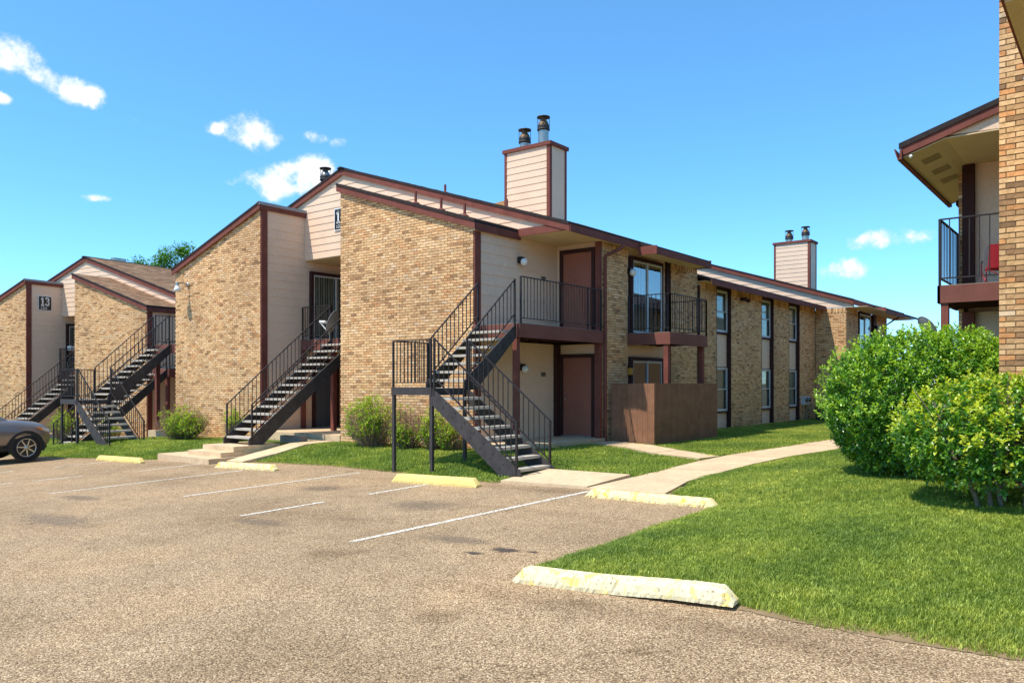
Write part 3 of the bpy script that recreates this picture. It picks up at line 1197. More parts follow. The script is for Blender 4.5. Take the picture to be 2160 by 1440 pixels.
def railing(root, a, b, z, h=1.0, sp=.125, posts=True, drop=0.0, mat='iron', ends=(True, True)):
    """Iron railing from a to b (x, y): two rails, posts, and every baluster its own piece."""
    nd = node('railing', root)
    a, b = Vector((*a, 0)), Vector((*b, 0))
    l = (b - a).length
    d = (b - a) / l
    mb = MB()
    mb.bar(a + Vector((0, 0, z + h)), b + Vector((0, 0, z + h)), .034, .022)
    part('top_rail', mb, mat, nd)
    mb = MB()
    mb.bar(a + Vector((0, 0, z + .11)), b + Vector((0, 0, z + .11)), .03, .02)
    part('bottom_rail', mb, mat, nd)
    n = max(2, int(round(l / sp)))
    hb = round(h - .12, 3)
    for i in range(1, n):
        p = a + d * (l * i / n)
        inst('baluster', ('bal', hb, mat), lambda: (MB().box(-.0075, .0075, -.0075, .0075, 0, hb), mat), (p.x, p.y, z + .115), nd)
    for k, e in enumerate((a, b)):
        if not ends[k]: continue
        mb = MB()
        mb.box(e.x - .018, e.x + .018, e.y - .018, e.y + .018, z - drop, z + h + .005)
        part('post', mb, mat, nd)
    return nd


def flight(root, P0, d, s, W, z0, z1, n, run, mat='steel', rails=(True, True), bal=.125, post_top=(True, True)):
    """One run of open stairs. P0 foot corner (x, y); d = direction of climb, s = across."""
    d, s = Vector((*d, 0)), Vector((*s, 0))
    P = Vector((*P0, 0))
    rise = (z1 - z0) / n
    ang = math.atan2(d.y, d.x)
    sg = 1 if d.x * s.y - d.y * s.x > 0 else -1
    for i in range(1, n):
        c = P + d * ((i - .5) * run) + Vector((0, 0, z0 + i * rise))
        def mk():
            mb = MB()
            y0, y1 = (0.02, W - .02) if sg > 0 else (-W + .02, -.02)
            mb.box(-.135, .135, y0, y1, -.052, 0)
            return mb, 'tread'
        inst('tread', ('tread', round(W, 3), sg), mk, c, root, (0, 0, ang))
    tot = n * run
    for k, off in enumerate((0, W)):
        q = P + s * off
        o = -.035 if k == 0 else 0
        mb = MB()
        prof = [(-.08, z0 - .04), (-.08, z0 + rise * .75), (tot - .02, z1 - .03 + rise * .1), (tot - .02, z1 - .33), (.30, z0 - .04)]
        mb.prism([tuple(q + s * o + d * x + Vector((0, 0, z))) for x, z in prof], s * .035)
        for j in range(1, n):                                # bolt heads along the plate
            for dz in (-.10, -.19):
                c = q + s * (o if k == 0 else o + .035) + d * ((j - .5) * run + (.05 if dz < -.15 else -.03)) + Vector((0, 0, z0 + j * rise + dz))
                mb.box(c.x - .011, c.x + .011, c.y - .011, c.y + .011, c.z - .011, c.z + .011)
        part('stringer', mb, mat, root)
        if not rails[k]: continue
        nd = node('handrail', root)
        off2 = q + s * (-.02 if k == 0 else .02)
        zl = lambda x: z0 + rise * .6 + (x / tot) * (z1 - z0)
        a, b = 0.02, tot - .06
        for nm, dz, th in (('top_rail', .90, .034), ('bottom_rail', .14, .026)):
            mb = MB()
            mb.bar(off2 + d * a + Vector((0, 0, zl(a) + dz)), off2 + d * b + Vector((0, 0, zl(b) + dz)), th, .022)
            part(nm, mb, 'iron', nd)
        m = int((b - a) / bal)
        for j in range(1, m):
            x = a + (b - a) * j / m
            p = off2 + d * x + Vector((0, 0, zl(x) + .14))
            inst('baluster', ('bal', .76, 'iron'), lambda: (MB().box(-.0075, .0075, -.0075, .0075, 0, .76), 'iron'), p, nd)
        for kk, x in enumerate((a, b)):
            if kk == 1 and not post_top[k]: continue
            p = off2 + d * x
            mb = MB()
            mb.box(p.x - .019, p.x + .019, p.y - .019, p.y + .019, zl(x) - rise * (.6 if kk == 0 else 1.2), zl(x) + .91)
            part('post', mb, 'iron', nd)


def door(root, axis, U, s0, s1, z0, z1, leaf='door', knob_s=None, frame=.10):
    """Panel door set in a dark frame."""
    mb = MB()
    def bx(a, b, c, d_, p0, p1):
        q = [wp(axis, U, a, c, p1), wp(axis, U, b, c, p1), wp(axis, U, b, d_, p1), wp(axis, U, a, d_, p1)]
        mb.prism(q, Vector(wp(axis, U, 0, 0, p0)) - Vector(wp(axis, U, 0, 0, p1)))
    bx(s0 - frame, s0, z0, z1 + frame, -.02, .05)
    bx(s1, s1 + frame, z0, z1 + frame, -.02, .05)
    bx(s0, s1, z1, z1 + frame, -.02, .05)
    fr = part('door_frame', mb, 'dark_trim', root)
    mb = MB()
    bx(s0 + .004, s1 - .004, z0 + .02, z1 - .004, -.01, .018)
    dr = part('door', mb, leaf, root)
    mb = MB()
    bx(s0, s1, z0 - .03, z0 + .018, -.01, .06)
    part('threshold', mb, 'grey_concrete', dr)
    if knob_s is not None:
        mb = MB()
        for z in (z0 + .98, z0 + 1.14):
            c = Vector(wp(axis, U, knob_s, z, .055))
            mb.sphere(c, .032 if z < z0 + 1 else .024, 10, 6)
        part('door_knob', mb, 'galv', dr)
    return dr


def slider(root, axis, U, s0, s1, z0, z1, blinds=True, blind_to=1.0):
    """Sliding glass door: casing, two glazed leaves, vertical blinds seen through them."""
    def bxm(mb, a, b, c, d_, p0, p1):
        q = [wp(axis, U, a, c, p1), wp(axis, U, b, c, p1), wp(axis, U, b, d_, p1), wp(axis, U, a, d_, p1)]
        mb.prism(q, Vector(wp(axis, U, 0, 0, p0)) - Vector(wp(axis, U, 0, 0, p1)))
    mb = MB()
    f = .10
    bxm(mb, s0 - f, s0, z0, z1 + f, -.065, .045)
    bxm(mb, s1, s1 + f, z0, z1 + f, -.065, .045)
    bxm(mb, s0, s1, z1, z1 + f, -.065, .045)
    part('door_casing', mb, 'dark_trim', root)
    mid = (s0 + s1) / 2
    for k, (a, b, p) in enumerate(((s0, mid + .03, .004), (mid - .03, s1, .026))):
        mb = MB()
        t = .055
        bxm(mb, a, a + t, z0, z1, p, p + .02)
        bxm(mb, b - t, b, z0, z1, p, p + .02)
        bxm(mb, a + t, b - t, z1 - t, z1, p, p + .02)
        bxm(mb, a + t, b - t, z0, z0 + t, p, p + .02)
        lf = part('sliding_door', mb, 'frame', root)
        mb = MB()
        bxm(mb, a + t, b - t, z0 + t, z1 - t, p + .004, p + .009)
        part('pane', mb, 'glass' if not blinds else 'glass_clear', lf)
    if blinds:
        n = int((s1 - s0) * blind_to / .095)
        for i in range(n):
            a = s0 + .03 + i * .095
            tw = .022 if i % 2 else .012
            mb = MB()
            q = [wp(axis, U, a, z0 + .06, -.026 + tw), wp(axis, U, a + .088, z0 + .06, -.026 - tw), wp(axis, U, a + .088, z1 - .06, -.026 - tw), wp(axis, U, a, z1 - .06, -.026 + tw)]
            mb.prism(q, Vector(wp(axis, U, 0, 0, .003)) - Vector(wp(axis, U, 0, 0)))
            part('blind_slat', mb, 'blind', root)
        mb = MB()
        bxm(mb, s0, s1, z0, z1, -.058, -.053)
        part('unlit_room_panel', mb, 'black', root)  # thin black sheet behind the slats, painted-in darkness of the unlit room
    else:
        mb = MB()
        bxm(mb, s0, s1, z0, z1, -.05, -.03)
        part('unlit_room_panel', mb, 'black', root)  # black sheet just behind the panes stands in for the room's darkness


def clear_glass():
    m, nt, b = new_mat('clear_glass')
    gl = nt.nodes.new('ShaderNodeBsdfGlossy')
    gl.inputs['Roughness'].default_value = .02
    tr = nt.nodes.new('ShaderNodeBsdfTransparent')
    tr.inputs[0].default_value = (.80, .84, .84, 1)
    fr = nt.nodes.new('ShaderNodeFresnel')
    fr.inputs[0].default_value = 1.42
    mx = nt.nodes.new('ShaderNodeMixShader')
    fm = nt.nodes.new('ShaderNodeMath')
    fm.operation = 'MULTIPLY'
    fm.inputs[1].default_value = .34
    lnk(nt, fr.outputs[0], fm.inputs[0])
    lnk(nt, fm.outputs[0], mx.inputs[0])
    lnk(nt, tr.outputs[0], mx.inputs[1])
    lnk(nt, gl.outputs[0], mx.inputs[2])
    lnk(nt, mx.outputs[0], nt.nodes['Material Output'].inputs[0])
    return m


M['glass_clear'] = clear_glass()

# ------------------------------------------------------------------ building with gable fronts
def Hh(w): return 8.15 - .32 * abs(w - 18.7)
def Lh(w): return 7.65 - .32 * abs(w - 18.7)
H_R, H_L = (8.15 - .32 * 18.7, .32), (8.15 + .32 * 18.7, -.32)
F1, F2 = .35, 3.09                                            # floor levels


def roof_slab(root, u0, u1, w0, w1, fn, mat='shingle_edge', t=.10, name='roof'):
    mb = MB()
    mb.prism([(u0, w0, fn(w0)), (u0, w1, fn(w1)), (u0, w1, fn(w1) - t), (u0, w0, fn(w0) - t)], (u1 - u0, 0, 0))
    return part(name, mb, mat, root)


def rake(root, u, w0, w1, fn, edge=.055, board=.155):
    """Sloping fascia on a gable: shingle edge over a painted board."""
    mb = MB()
    mb.prism([(u - .045, w0, fn(w0) + .012), (u - .045, w1, fn(w1) + .012), (u - .045, w1, fn(w1) - edge), (u - .045, w0, fn(w0) - edge)], (.05, 0, 0))
    part('shingle_edge', mb, 'shingle_edge', root)
    mb = MB()
    mb.prism([(u - .028, w0, fn(w0) - edge), (u - .028, w1, fn(w1) - edge), (u - .028, w1, fn(w1) - edge - board), (u - .028, w0, fn(w0) - edge - board)], (.03, 0, 0))
    part('fascia', mb, 'trim', root)


SH = [(.36, .195, .095), (.40, .22, .11), (.31, .165, .080), (.42, .245, .13), (.27, .145, .07)]


def shingles(root, roof, u0, u1, w0, w1, fn):
    """Courses of shingle tabs on the slope between the eave w0 and the top w1."""
    mb = MB()
    slope = math.hypot(1, .32)
    n = int(abs(w1 - w0) * slope / .145)
    for i in range(n):
        a = w0 + (w1 - w0) * i / n
        b = w0 + (w1 - w0) * min(1, (i + 1.15) / n)
        u = u0 - (.15 if i % 2 else 0)
        while u < u1:
            x0, x1 = max(u, u0) + .003, min(u + .305, u1) - .003
            u += .305
            if x1 - x0 < .03: continue
            h = .016 + rb.uniform(0, .006)
            c = rb.choice(SH)
            k = rb.uniform(.85, 1.15)
            c = tuple(q * k for q in c)
            za, zb = fn(a) + h, fn(b) + .006
            mb.face([(x0, a, za), (x1, a, za), (x1, b, zb), (x0, b, zb)], c)
            mb.face([(x0, a, za), (x1, a, za), (x1, a, za - .018), (x0, a, za - .018)], c)
    part('shingle', mb, 'shingle', roof, 'stuff')


def deck(root, u0, u1, w0, w1, z=F2, fas=.32, mat='deck'):
    mb = MB()
    mb.box(u0 + .03, u1, w0 + .03, w1, z - .12, z)
    nd = part('deck_floor', mb, 'grey_concrete', root)
    for q in ((u0, u0 + .04, w0 + .04, w1), (u0, u1, w0, w0 + .04)):
        mb = MB()
        mb.box(*q, z - fas, z - .012)
        part('fascia', mb, mat, root)
    n = int((u1 - u0) / .4)
    for i in range(1, n):
        x = u0 + (u1 - u0) * i / n
        mb = MB()
        mb.box(x - .02, x + .02, w0 + .045, w1, z - .29, z - .121)
        part('joist', mb, 'dark_trim', nd)
    return nd


def post(root, u, w, z0, z1, s=.11, mat='trim', name='post'):
    mb = MB()
    mb.box(u - s / 2, u + s / 2, w - s / 2, w + s / 2, z0, z1)
    return part(name, mb, mat, root)


def board(root, x0, x1, y0, y1, z0, z1, mat='trim', name='corner_board'):
    return part(name, MB().box(x0, x1, y0, y1, z0, z1), mat, root)


def window(root, U, s0, s1, z0, z1):
    """Double-hung window on a side wall."""
    mb = MB()
    def bx(m, a, b, c, d_, p0, p1): m.box(a, b, U - p1, U - p0, c, d_)
    t = .045
    bx(mb, s0, s0 + t, z0, z1, 0, .045); bx(mb, s1 - t, s1, z0, z1, 0, .045)
    bx(mb, s0 + t, s1 - t, z1 - t, z1, 0, .045); bx(mb, s0 + t, s1 - t, z0, z0 + t, 0, .045)
    w = part('window', mb, 'frame', root)
    zm = (z0 + z1) / 2 - .03
    for a, b, p in ((zm, z1 - t, .012), (z0 + t, zm + .05, .026)):
        mb = MB()
        q = .032
        bx(mb, s0 + t, s0 + t + q, a, b, p - .01, p + .01); bx(mb, s1 - t - q, s1 - t, a, b, p - .01, p + .01)
        bx(mb, s0 + t + q, s1 - t - q, b - q, b, p - .01, p + .01); bx(mb, s0 + t + q, s1 - t - q, a, a + q, p - .01, p + .01)
        part('sash', mb, 'frame', w)
        mb = MB()
        bx(mb, s0 + t + q, s1 - t - q, a + q, b - q, p - .004, p)
        part('pane', mb, 'glass_clear', w)
    mb = MB()
    k = int((z1 - z0 - .12) / .042)
    for i in range(k):
        z = z0 + .06 + i * .042
        mb.face([(s0 + t, U + .045, z), (s1 - t, U + .045, z), (s1 - t, U + .034, z + .041), (s0 + t, U + .034, z + .041)])
    part('blind', mb, 'blind', w, 'stuff')
    part('unlit_room_panel', MB().box(s0, s1, U + .07, U + .09, z0, z1), 'black', w)  # black panel behind the blind, its colour stands in for indoor shade
    part('sill', MB().box(s0 - .02, s1 + .02, U - .07, U + .05, z0 - .055, z0 - .002), 'dark_trim', w)
    return w


def front_unit(B, single):
    """The twin-winged gable front of one building block (written for the central building)."""
    # ---- right wing
    brick_wall(B, 'F', 14.28, 12.215, 16.9, .0, lambda s: Lh(s) - .15, single)
    part('foundation', MB().box(14.262, 14.6, 12.2, 16.92, -.9, .06), 'concrete', B)
    siding(B, 'S', 12.2, 14.50, 17.7, F1, F2 - .32, expo=.25, lip=.015)
    siding(B, 'S', 12.2, 14.50, 17.7, F2, 5.46, expo=.25, lip=.015)
    board(B, 14.285, 14.50, 12.17, 12.32, .0, 5.40)
    part('wall', MB().box(14.3, 19, 16.7, 16.9, -.3, 6.8), 'mortar', B)
    r = roof_slab(B, 14.22, 15.9, 12.10, 16.95, Lh)
    shingles(B, r, 14.20, 15.88, 12.10, 16.95, Lh)
    rake(B, 14.22, 12.10, 16.98, Lh)
    board(B, 14.235, 15.95, 12.09, 12.13, Lh(12.1) - .24, Lh(12.1) - .07, name='fascia')
    board(B, 14.235, 15.95, 12.13, 12.21, Lh(12.1) - .24, Lh(12.1) - .20, 'cream', 'soffit')
    # ---- left wing
    brick_wall(B, 'F', 14.28, 20.5, 25.2, .0, lambda s: Lh(s) - .15)
    part('foundation', MB().box(14.262, 14.6, 20.48, 25.22, -.9, .06), 'concrete', B)
    siding(B, 'S', 20.5, 14.52, 19.0, F1, 7.0, lines=((Lh(20.5) - .18, 0),), expo=.25, lip=.014)
    board(B, 14.285, 14.50, 20.46, 20.62, .0, Lh(20.5) - .17)
    part('wall', MB().box(14.3, 19, 25.0, 25.2, -.6, 5.3), 'mortar', B)
    roof_slab(B, 14.22, 15.9, 20.44, 25.30, Lh)
    rake(B, 14.22, 20.42, 25.30, Lh)
    board(B, 14.20, 15.95, 20.42, 20.46, Lh(20.5) - .19, Lh(20.5) - .06, name='fascia')
    board(B, 14.18, 16.0, 20.40, 20.55, Lh(20.5) - .06, Lh(20.5) + .03, 'dish', 'roof_flashing')
    # ---- main gable
    siding(B, 'F', 15.9, 10.62, 26.78, 5.57, 8.2, lines=((H_R[0] - .10, H_R[1]), (H_L[0] - .10, H_L[1])), expo=.208)
    roof = roof_slab(B, 15.85, 23.45, 10.57, 18.7, Hh)
    roof_slab(B, 19.2, 22.6, 10.05, 10.57, Hh)
    roof_slab(B, 15.85, 23.45, 18.7, 26.83, Hh)
    shingles(B, roof, 15.83, 23.45, 10.55, 18.7, Hh)
    rake(B, 15.85, 10.57, 18.7, Hh)
    rake(B, 15.85, 18.7, 26.83, Hh)
    part('ridge_cap', MB().prism([(15.76, 18.55, Hh(18.55) + .03), (15.76, 18.7, Hh(18.7) + .03), (15.76, 18.85, Hh(18.85) + .03), (15.76, 18.7, Hh(18.7) - .02)], (7.7, 0, 0)), 'shingle_edge', B)
    # flat soffits and eave boards over the porch
    part('soffit', MB().box(15.86, 23.44, 10.62, 12.19, 5.375, 5.40), 'cream', B)
    part('soffit', MB().box(19.24, 22.58, 10.08, 10.62, 5.205, 5.225), 'cream', B)
    part('soffit', MB().box(15.9, 19.2, 16.9, 20.49, 5.55, 5.575), 'cream', B)
    board(B, 15.84, 15.87, 10.57, 12.12, 5.37, 5.555, name='fascia')
    board(B, 15.84, 19.2, 10.545, 10.575, 5.33, Hh(10.57) - .04, name='fascia')
    board(B, 19.2, 22.6, 10.025, 10.055, 5.17, Hh(10.05) - .04, name='fascia')
    board(B, 19.17, 19.2, 10.03, 10.575, 5.18, Hh(10.3) - .06, name='fascia')
    board(B, 22.6, 22.63, 10.03, 10.575, 5.18, Hh(10.3) - .06, name='fascia')
    board(B, 22.6, 23.46, 10.545, 10.575, 5.33, Hh(10.57) - .04, name='fascia')
    # ---- right porch: doors above and below
    siding(B, 'F', 17.7, 10.86, 12.2, F1, F2 - .33, expo=.25, lip=.015)
    siding(B, 'F', 17.7, 10.86, 12.2, F2, 5.375, expo=.25, lip=.015)
    door(B, 'F', 17.685, 11.10, 11.99, F2 + .02, F2 + 2.06, knob_s=11.90)
    door(B, 'F', 17.685, 11.10, 11.99, F1 + .02, F1 + 2.06, knob_s=11.90)
    board(B, 17.62, 17.72, 10.84, 10.97, F2, 5.375)
    board(B, 17.60, 17.72, 10.82, 10.98, .1, F2 - .33)
    board(B, 17.50, 17.68, 12.08, 12.19, F1, F2 - .33, 'dark_trim')
    part('porch_slab', MB().box(14.15, 17.75, 10.75, 12.2, -.3, F1), 'concrete', B)
    deck(B, 14.2, 17.72, 10.78, 12.2)
    railing(B, (14.24, 10.80), (17.0, 10.80), F2, 1.03, drop=.3)
    railing(B, (17.0, 10.80), (17.62, 10.80), F2, 1.03, drop=.3, ends=(False, True))
    post(B, 14.27, 10.95, .05, F2 - .32, .12)
    # ---- recess between the wings
    part('porch_slab', MB().box(14.25, 19.0, 16.9, 20.5, -.5, F1), 'concrete', B)
    part('wall', MB().box(18.95, 19.1, 16.9, 20.5, F1, 5.55), 'siding', B)
    deck(B, 15.72, 19.0, 16.88, 20.49)
    slider(B, 'S', 20.425, 16.15, 17.95, F2 + .03, F2 + 2.06)
    door(B, 'S', 20.475, 16.25, 17.1, F1 + .02, F1 + 2.05, leaf='utility')
    board(B, 15.72, 15.86, 20.40, 20.49, F1, F2 - .33)
    post(B, 15.62, 18.80, F1, F2 - .32, .13)
    post(B, 15.62, 16.98, F1, F2 - .32, .13)
    railing(B, (15.75, 20.42), (15.75, 19.08), F2, 1.0, drop=.15)
    railing(B, (15.75, 17.86), (15.75, 16.95), F2, 1.0, drop=.15)
    # ---- left porch
    deck(B, 14.55, 17.7, 25.22, 27.1)
    for p in ((14.62, 26.98), (14.62, 25.4)):
        post(B, *p, .12, F2 - .32, .13)
    railing(B, (14.6, 27.07), (17.6, 27.07), F2, 1.03, drop=.2)
    part('wall', MB().box(17.7, 17.85, 25.2, 26.5, 0, 5.4), 'siding', B)
    part('porch_slab', MB().box(14.4, 17.75, 25.2, 27.2, -.8, .12), 'concrete', B)
    part('soffit', MB().box(15.86, 23.4, 25.2, 26.8, 5.375, 5.40), 'cream', B)


def vent_pipe(B, u, w, fn, h=.32, r=.035):
    mb = MB()
    z = fn(w)
    mb.tube([(u, w, z - .05), (u, w, z + h)], r, 8)
    mb.lathe((u, w, z), [(.11, .0), (.10, .02), (r, .06)], 8)
    part('vent_pipe', mb, 'trim', B)


def flue(B, u, w, z0, z1, r=.17, mat='rusty', stack='galv'):
    p = part('flue', MB().lathe((u, w, 0), [(r * .96, z0), (r * .96, z1 - .30)], 16), stack, B)
    mb = MB()
    mb.lathe((u, w, 0), [(r * 1.05, z1 - .44), (r * 1.18, z1 - .42), (r * 1.18, z1 - .39), (r * 1.05, z1 - .36), (r * 1.15, z1 - .32), (r * 1.15, z1 - .29), (r * .95, z1 - .26)], 16)
    part('band', mb, 'sooty', p)
    part('dome', MB().lathe((u, w, 0), [(r * 1.0, z1 - .26), (r * .8, z1 - .16), (r * .5, z1 - .10), (r * .45, z1 - .03)], 16), mat, p)
    mb = MB()
    mb.lathe((u, w, 0), [(.001, z1 + .03), (r * 1.22, z1), (r * 1.22, z1 - .03), (.001, z1 - .02)], 16)
    for k in range(4):
        a = k * math.pi / 2 + .4
        x, y = u + r * 1.1 * math.cos(a), w + r * 1.1 * math.sin(a)
        mb.bar((x, y, z1 - .42), (x, y, z1 - .01), .012)
    part('cap', mb, 'sooty', p)


def chimney(B, u0, u1, w0, w1, z0, z1):
    mb = MB().box(u0 + .012, u1 - .01, w0 + .012, w1 - .012, z0, z1 - .05)
    ch = part('chimney', mb, 'siding', B)
    t = .11
    k = int((z1 - .12 - z0) / .21)
    for i in range(k + 1):
        za, zb = z0 + i * .21, min(z0 + (i + 1) * .21, z1 - .11)
        if zb - za < .02: continue
        mb = MB()
        mb.poly([(u0 - .014, w0 + t, za), (u0 - .014, w1 - t * .8, za), (u0 - .001, w1 - t * .8, zb), (u0 - .001, w0 + t, zb), (u0 + .02, w0 + t, za), (u0 + .02, w1 - t * .8, za)], [(0, 1, 2, 3), (0, 1, 5, 4)])
        part('siding_board', mb, 'siding', ch)
    for (a, b, c, d) in ((u0 - .02, u0 + .03, w0 - .006, w0 + t), (u0 - .02, u0 + .03, w1 - t * .8, w1 + .006), (u0 + .03, u0 + .10, w0 - .006, w0 + .02), (u1 - .09, u1 + .006, w0 - .006, w0 + .03)):
        part('corner_board', MB().box(a, b, c, d, z0, z1 - .10), 'trim', ch)
    part('chimney_cap', MB().box(u0 - .06, u1 + .05, w0 - .06, w1 + .06, z1 - .11, z1), 'trim', ch)
    return ch


B12 = thing('apartment_building', 'large tan brick apartment building in the middle with two siding-clad chimney stacks', 'building', (14.28, 12.2, 0), 'two-storey brick apartment buildings')
front_unit(B12, lambda s, z: s < 13.15 and z > .25)
PROTO = list(B12.children)

# second building: the same block further off, turned a little and standing lower
B13 = thing('apartment_building', 'tan brick apartment building at far left with visible brown shingle roof slopes', 'building', (15.99, 30.29, -.78), 'two-storey brick apartment buildings')
B13.rotation_euler = (0, 0, R(7.8))
for ch in PROTO:
    c = copy_tree(ch, B13)
TF13 = Matrix.Translation((15.99, 30.29, -.78)) @ Matrix.Rotation(R(7.8), 4, 'Z') @ Matrix.Translation((-14.28, -12.2, 0))
for q in ((15.0, 14.8), (15.0, 13.9), (15.1, 13.2)):
    vent_pipe(B12, *q, Lh)
for q in ((17.0, 15.6), (17.3, 13.6)):
    vent_pipe(B12, *q, Hh, .25)


def extras12(B):
    wS = 10.85
    # side facade towards the courtyard
    brick_wall(B, 'S', wS, 17.76, 19.05, .05, 5.36, soldier=True)
    brick_wall(B, 'S', wS, 21.62, 23.42, .05, 5.36, soldier=True)
    part('wall', MB().box(19.05, 21.62, wS + .12, wS + .2, .05, 5.37), 'siding', B)
    siding(B, 'S', wS + .10, 19.05, 21.45, F2, 5.37, expo=.25, lip=.015)
    siding(B, 'S', wS + .10, 19.05, 21.45, .3, F2 - .33, expo=.25, lip=.015)
    slider(B, 'S', wS + .025, 19.36, 21.02, F2 + .04, F2 + 2.02, blind_to=.55)
    slider(B, 'S', wS + .03, 19.36, 21.02, F1 + .02, F1 + 2.02, blinds=False)
    board(B, 21.42, 21.63, wS + .02, wS + .12, F2, 5.37, 'dark_trim')
    board(B, 21.42, 21.63, wS + .02, wS + .12, .1, F2 - .33, 'dark_trim')
    deck(B, 19.05, 21.35, 9.58, wS + .08)
    railing(B, (19.09, wS - .02), (19.09, 9.60), F2, 1.0, sp=.13, drop=.3)
    railing(B, (19.09, 9.60), (21.31, 9.60), F2, 1.0, sp=.13, drop=.3)
    railing(B, (21.31, 9.60), (21.31, wS - .02), F2, 1.0, sp=.13, drop=.3)
    for p in ((19.14, 9.72), (21.25, 9.72)):
        post(B, *p, .1, F2 - .32, .13)
    # low-roofed window section
    zt = 4.93
    segs = [(23.47, 24.86), (26.06, 28.86), (30.1, 31.78), (33.05, 35.08)]
    for a, b in segs:
        brick_wall(B, 'S', wS, a, b, .05, zt, soldier=True)
    for a, b in zip([s[1] for s in segs], [s[0] for s in segs[1:]]):
        U = wS + .14
        part('wall', MB().box(a, b, U + .1, U + .2, .05, zt), 'siding', B)
        board(B, b - .05, b + .002, wS - .012, U + .1, .12, zt, 'dark_trim', 'jamb_board')
        board(B, a - .002, a + .04, wS - .006, U + .1, .12, zt, 'dark_trim', 'jamb_board')
        board(B, a + .04, b - .05, U - .06, U + .1, zt - .09, zt, 'dark_trim', 'head_board')
        for z0, z1 in ((.12, .76), (2.30, 3.38)):
            siding(B, 'S', U, a + .04, b - .05, z0, z1, expo=.25, lip=.01, thick=.08)
        window(B, U, a + .05, b - .06, .82, 2.27)
        window(B, U, a + .05, b - .06, 3.45, zt - .10)
    part('foundation', MB().box(17.8, 35.1, wS - .012, wS + .3, -.5, .045), 'grey_concrete', B)
    roof_slab(B, 23.45, 35.1, 10.4, 18.7, Lh)
    roof_slab(B, 23.45, 35.1, 18.7, 27.0, Lh)
    board(B, 23.46, 35.08, 10.375, 10.405, 4.80, Lh(10.4) - .03, name='fascia')
    part('soffit', MB().box(23.46, 35.08, 10.405, 10.86, 4.93, 4.945), 'cream', B)
    # far block: raised roof, brick return, balcony bay
    H2 = lambda w: 7.85 - .32 * abs(w - 17.44)
    brick_wall(B, 'F', 35.1, 9.60, 10.84, .0, 4.92, soldier=True)
    siding(B, 'F', 35.1, 9.3, 25.6, 4.94, 7.9, lines=((7.85 - .32 * 17.44 - .1, .32), (7.85 + .32 * 17.44 - .1, -.32)), expo=.208, bottom=(7.55 - .32 * 18.7, .32) if False else None)
    roof_slab(B, 35.0, 48, 9.25, 17.44, H2)
    roof_slab(B, 35.0, 48, 17.44, 25.6, H2)
    roof_slab(B, 38.0, 41.6, 8.72, 9.25, H2)
    rake(B, 35.0, 9.25, 17.44, H2)
    rake(B, 35.0, 17.44, 25.6, H2)
    board(B, 35.0, 38.0, 9.225, 9.255, H2(9.25) - .24, H2(9.25) - .05, name='fascia')
    board(B, 38.0, 41.6, 8.695, 8.725, H2(8.72) - .24, H2(8.72) - .05, name='fascia')
    board(B, 37.97, 38.0, 8.70, 9.255, H2(9) - .26, H2(9) - .06, name='fascia')
    part('soffit', MB().box(35.04, 44, 8.74, 9.62, 4.90, 4.92), 'cream', B)
    brick_wall(B, 'S', 9.59, 35.1, 36.9, 0, 4.9, soldier=True)
    brick_wall(B, 'S', 9.59, 39.95, 42.0, 0, 4.9, soldier=True)
    siding(B, 'S', 9.69, 36.9, 39.95, F2 - .3, 4.9, expo=.25, lip=.015)
    slider(B, 'S', 9.615, 37.15, 38.9, F2 - .27, F2 + 1.7)
    board(B, 39.5, 39.95, 9.56, 9.68, F2 - .3, 4.9, 'dark_trim')
    deck(B, 36.9, 39.9, 8.35, 9.66, F2 - .3)
    railing(B, (36.95, 9.56), (36.95, 8.4), F2 - .3, 1.0, sp=.13)
    railing(B, (36.95, 8.4), (39.85, 8.4), F2 - .3, 1.0, sp=.13)
    part('downspout', MB().tube([(41.4, 9.50, .1), (41.4, 9.50, 4.5), (41.4, 9.1, 4.78), (41.4, 8.9, 4.86)], .045, 8), 'trim', B)
    # body behind the facades
    part('wall', MB().box(19.2, 43, 11.3, 26.2, -.4, 4.85), 'siding', B)
    part('wall', MB().box(35.4, 43, 9.85, 11.3, -.4, 4.85), 'siding', B)
    # chimneys
    c = chimney(B, 20.0, 20.9, 14.06, 15.80, 6.2, 9.09)
    flue(c, 20.45, 15.35, 9.05, 9.78)
    flue(c, 20.45, 14.62, 9.05, 10.04)
    c = chimney(B, 39.7, 40.7, 12.52, 14.28, 5.9, 8.72)
    flue(c, 40.1, 13.66, 8.7, 9.32)
    flue(c, 40.1, 12.86, 8.7, 9.42)
    flue(B, 18.0, 22.1, 6.9, 9.15, .165, 'galv', 'sooty')
    part('cricket', MB().prism([(20.9, 15.78, Hh(15.8) - .05), (20.9, 17.4, Hh(17.4) - .02), (20.9, 15.78, Hh(15.8) + .62)], (1.6, 0, -.1)), 'roof_tan', B)
    # downspout with its elbows at the porch corner
    part('downspout', MB().tube([(17.80, 10.72, .12), (17.80, 10.78, .3), (17.80, 10.78, 4.92), (17.80, 10.76, 5.02), (18.2, 10.60, 5.22), (18.3, 10.52, 5.32)], .045, 10), 'trim', B)
    part('downspout', MB().tube([(23.44, 10.80, .1), (23.44, 10.80, 4.8)], .035, 8), 'dark_trim', B)


extras12(B12)
part('roof_vent', MB().box(17.2, 17.8, 18.6, 18.9, Hh(18.7) - .05, Hh(18.7) + .14), 'galv', B12).parent = B13

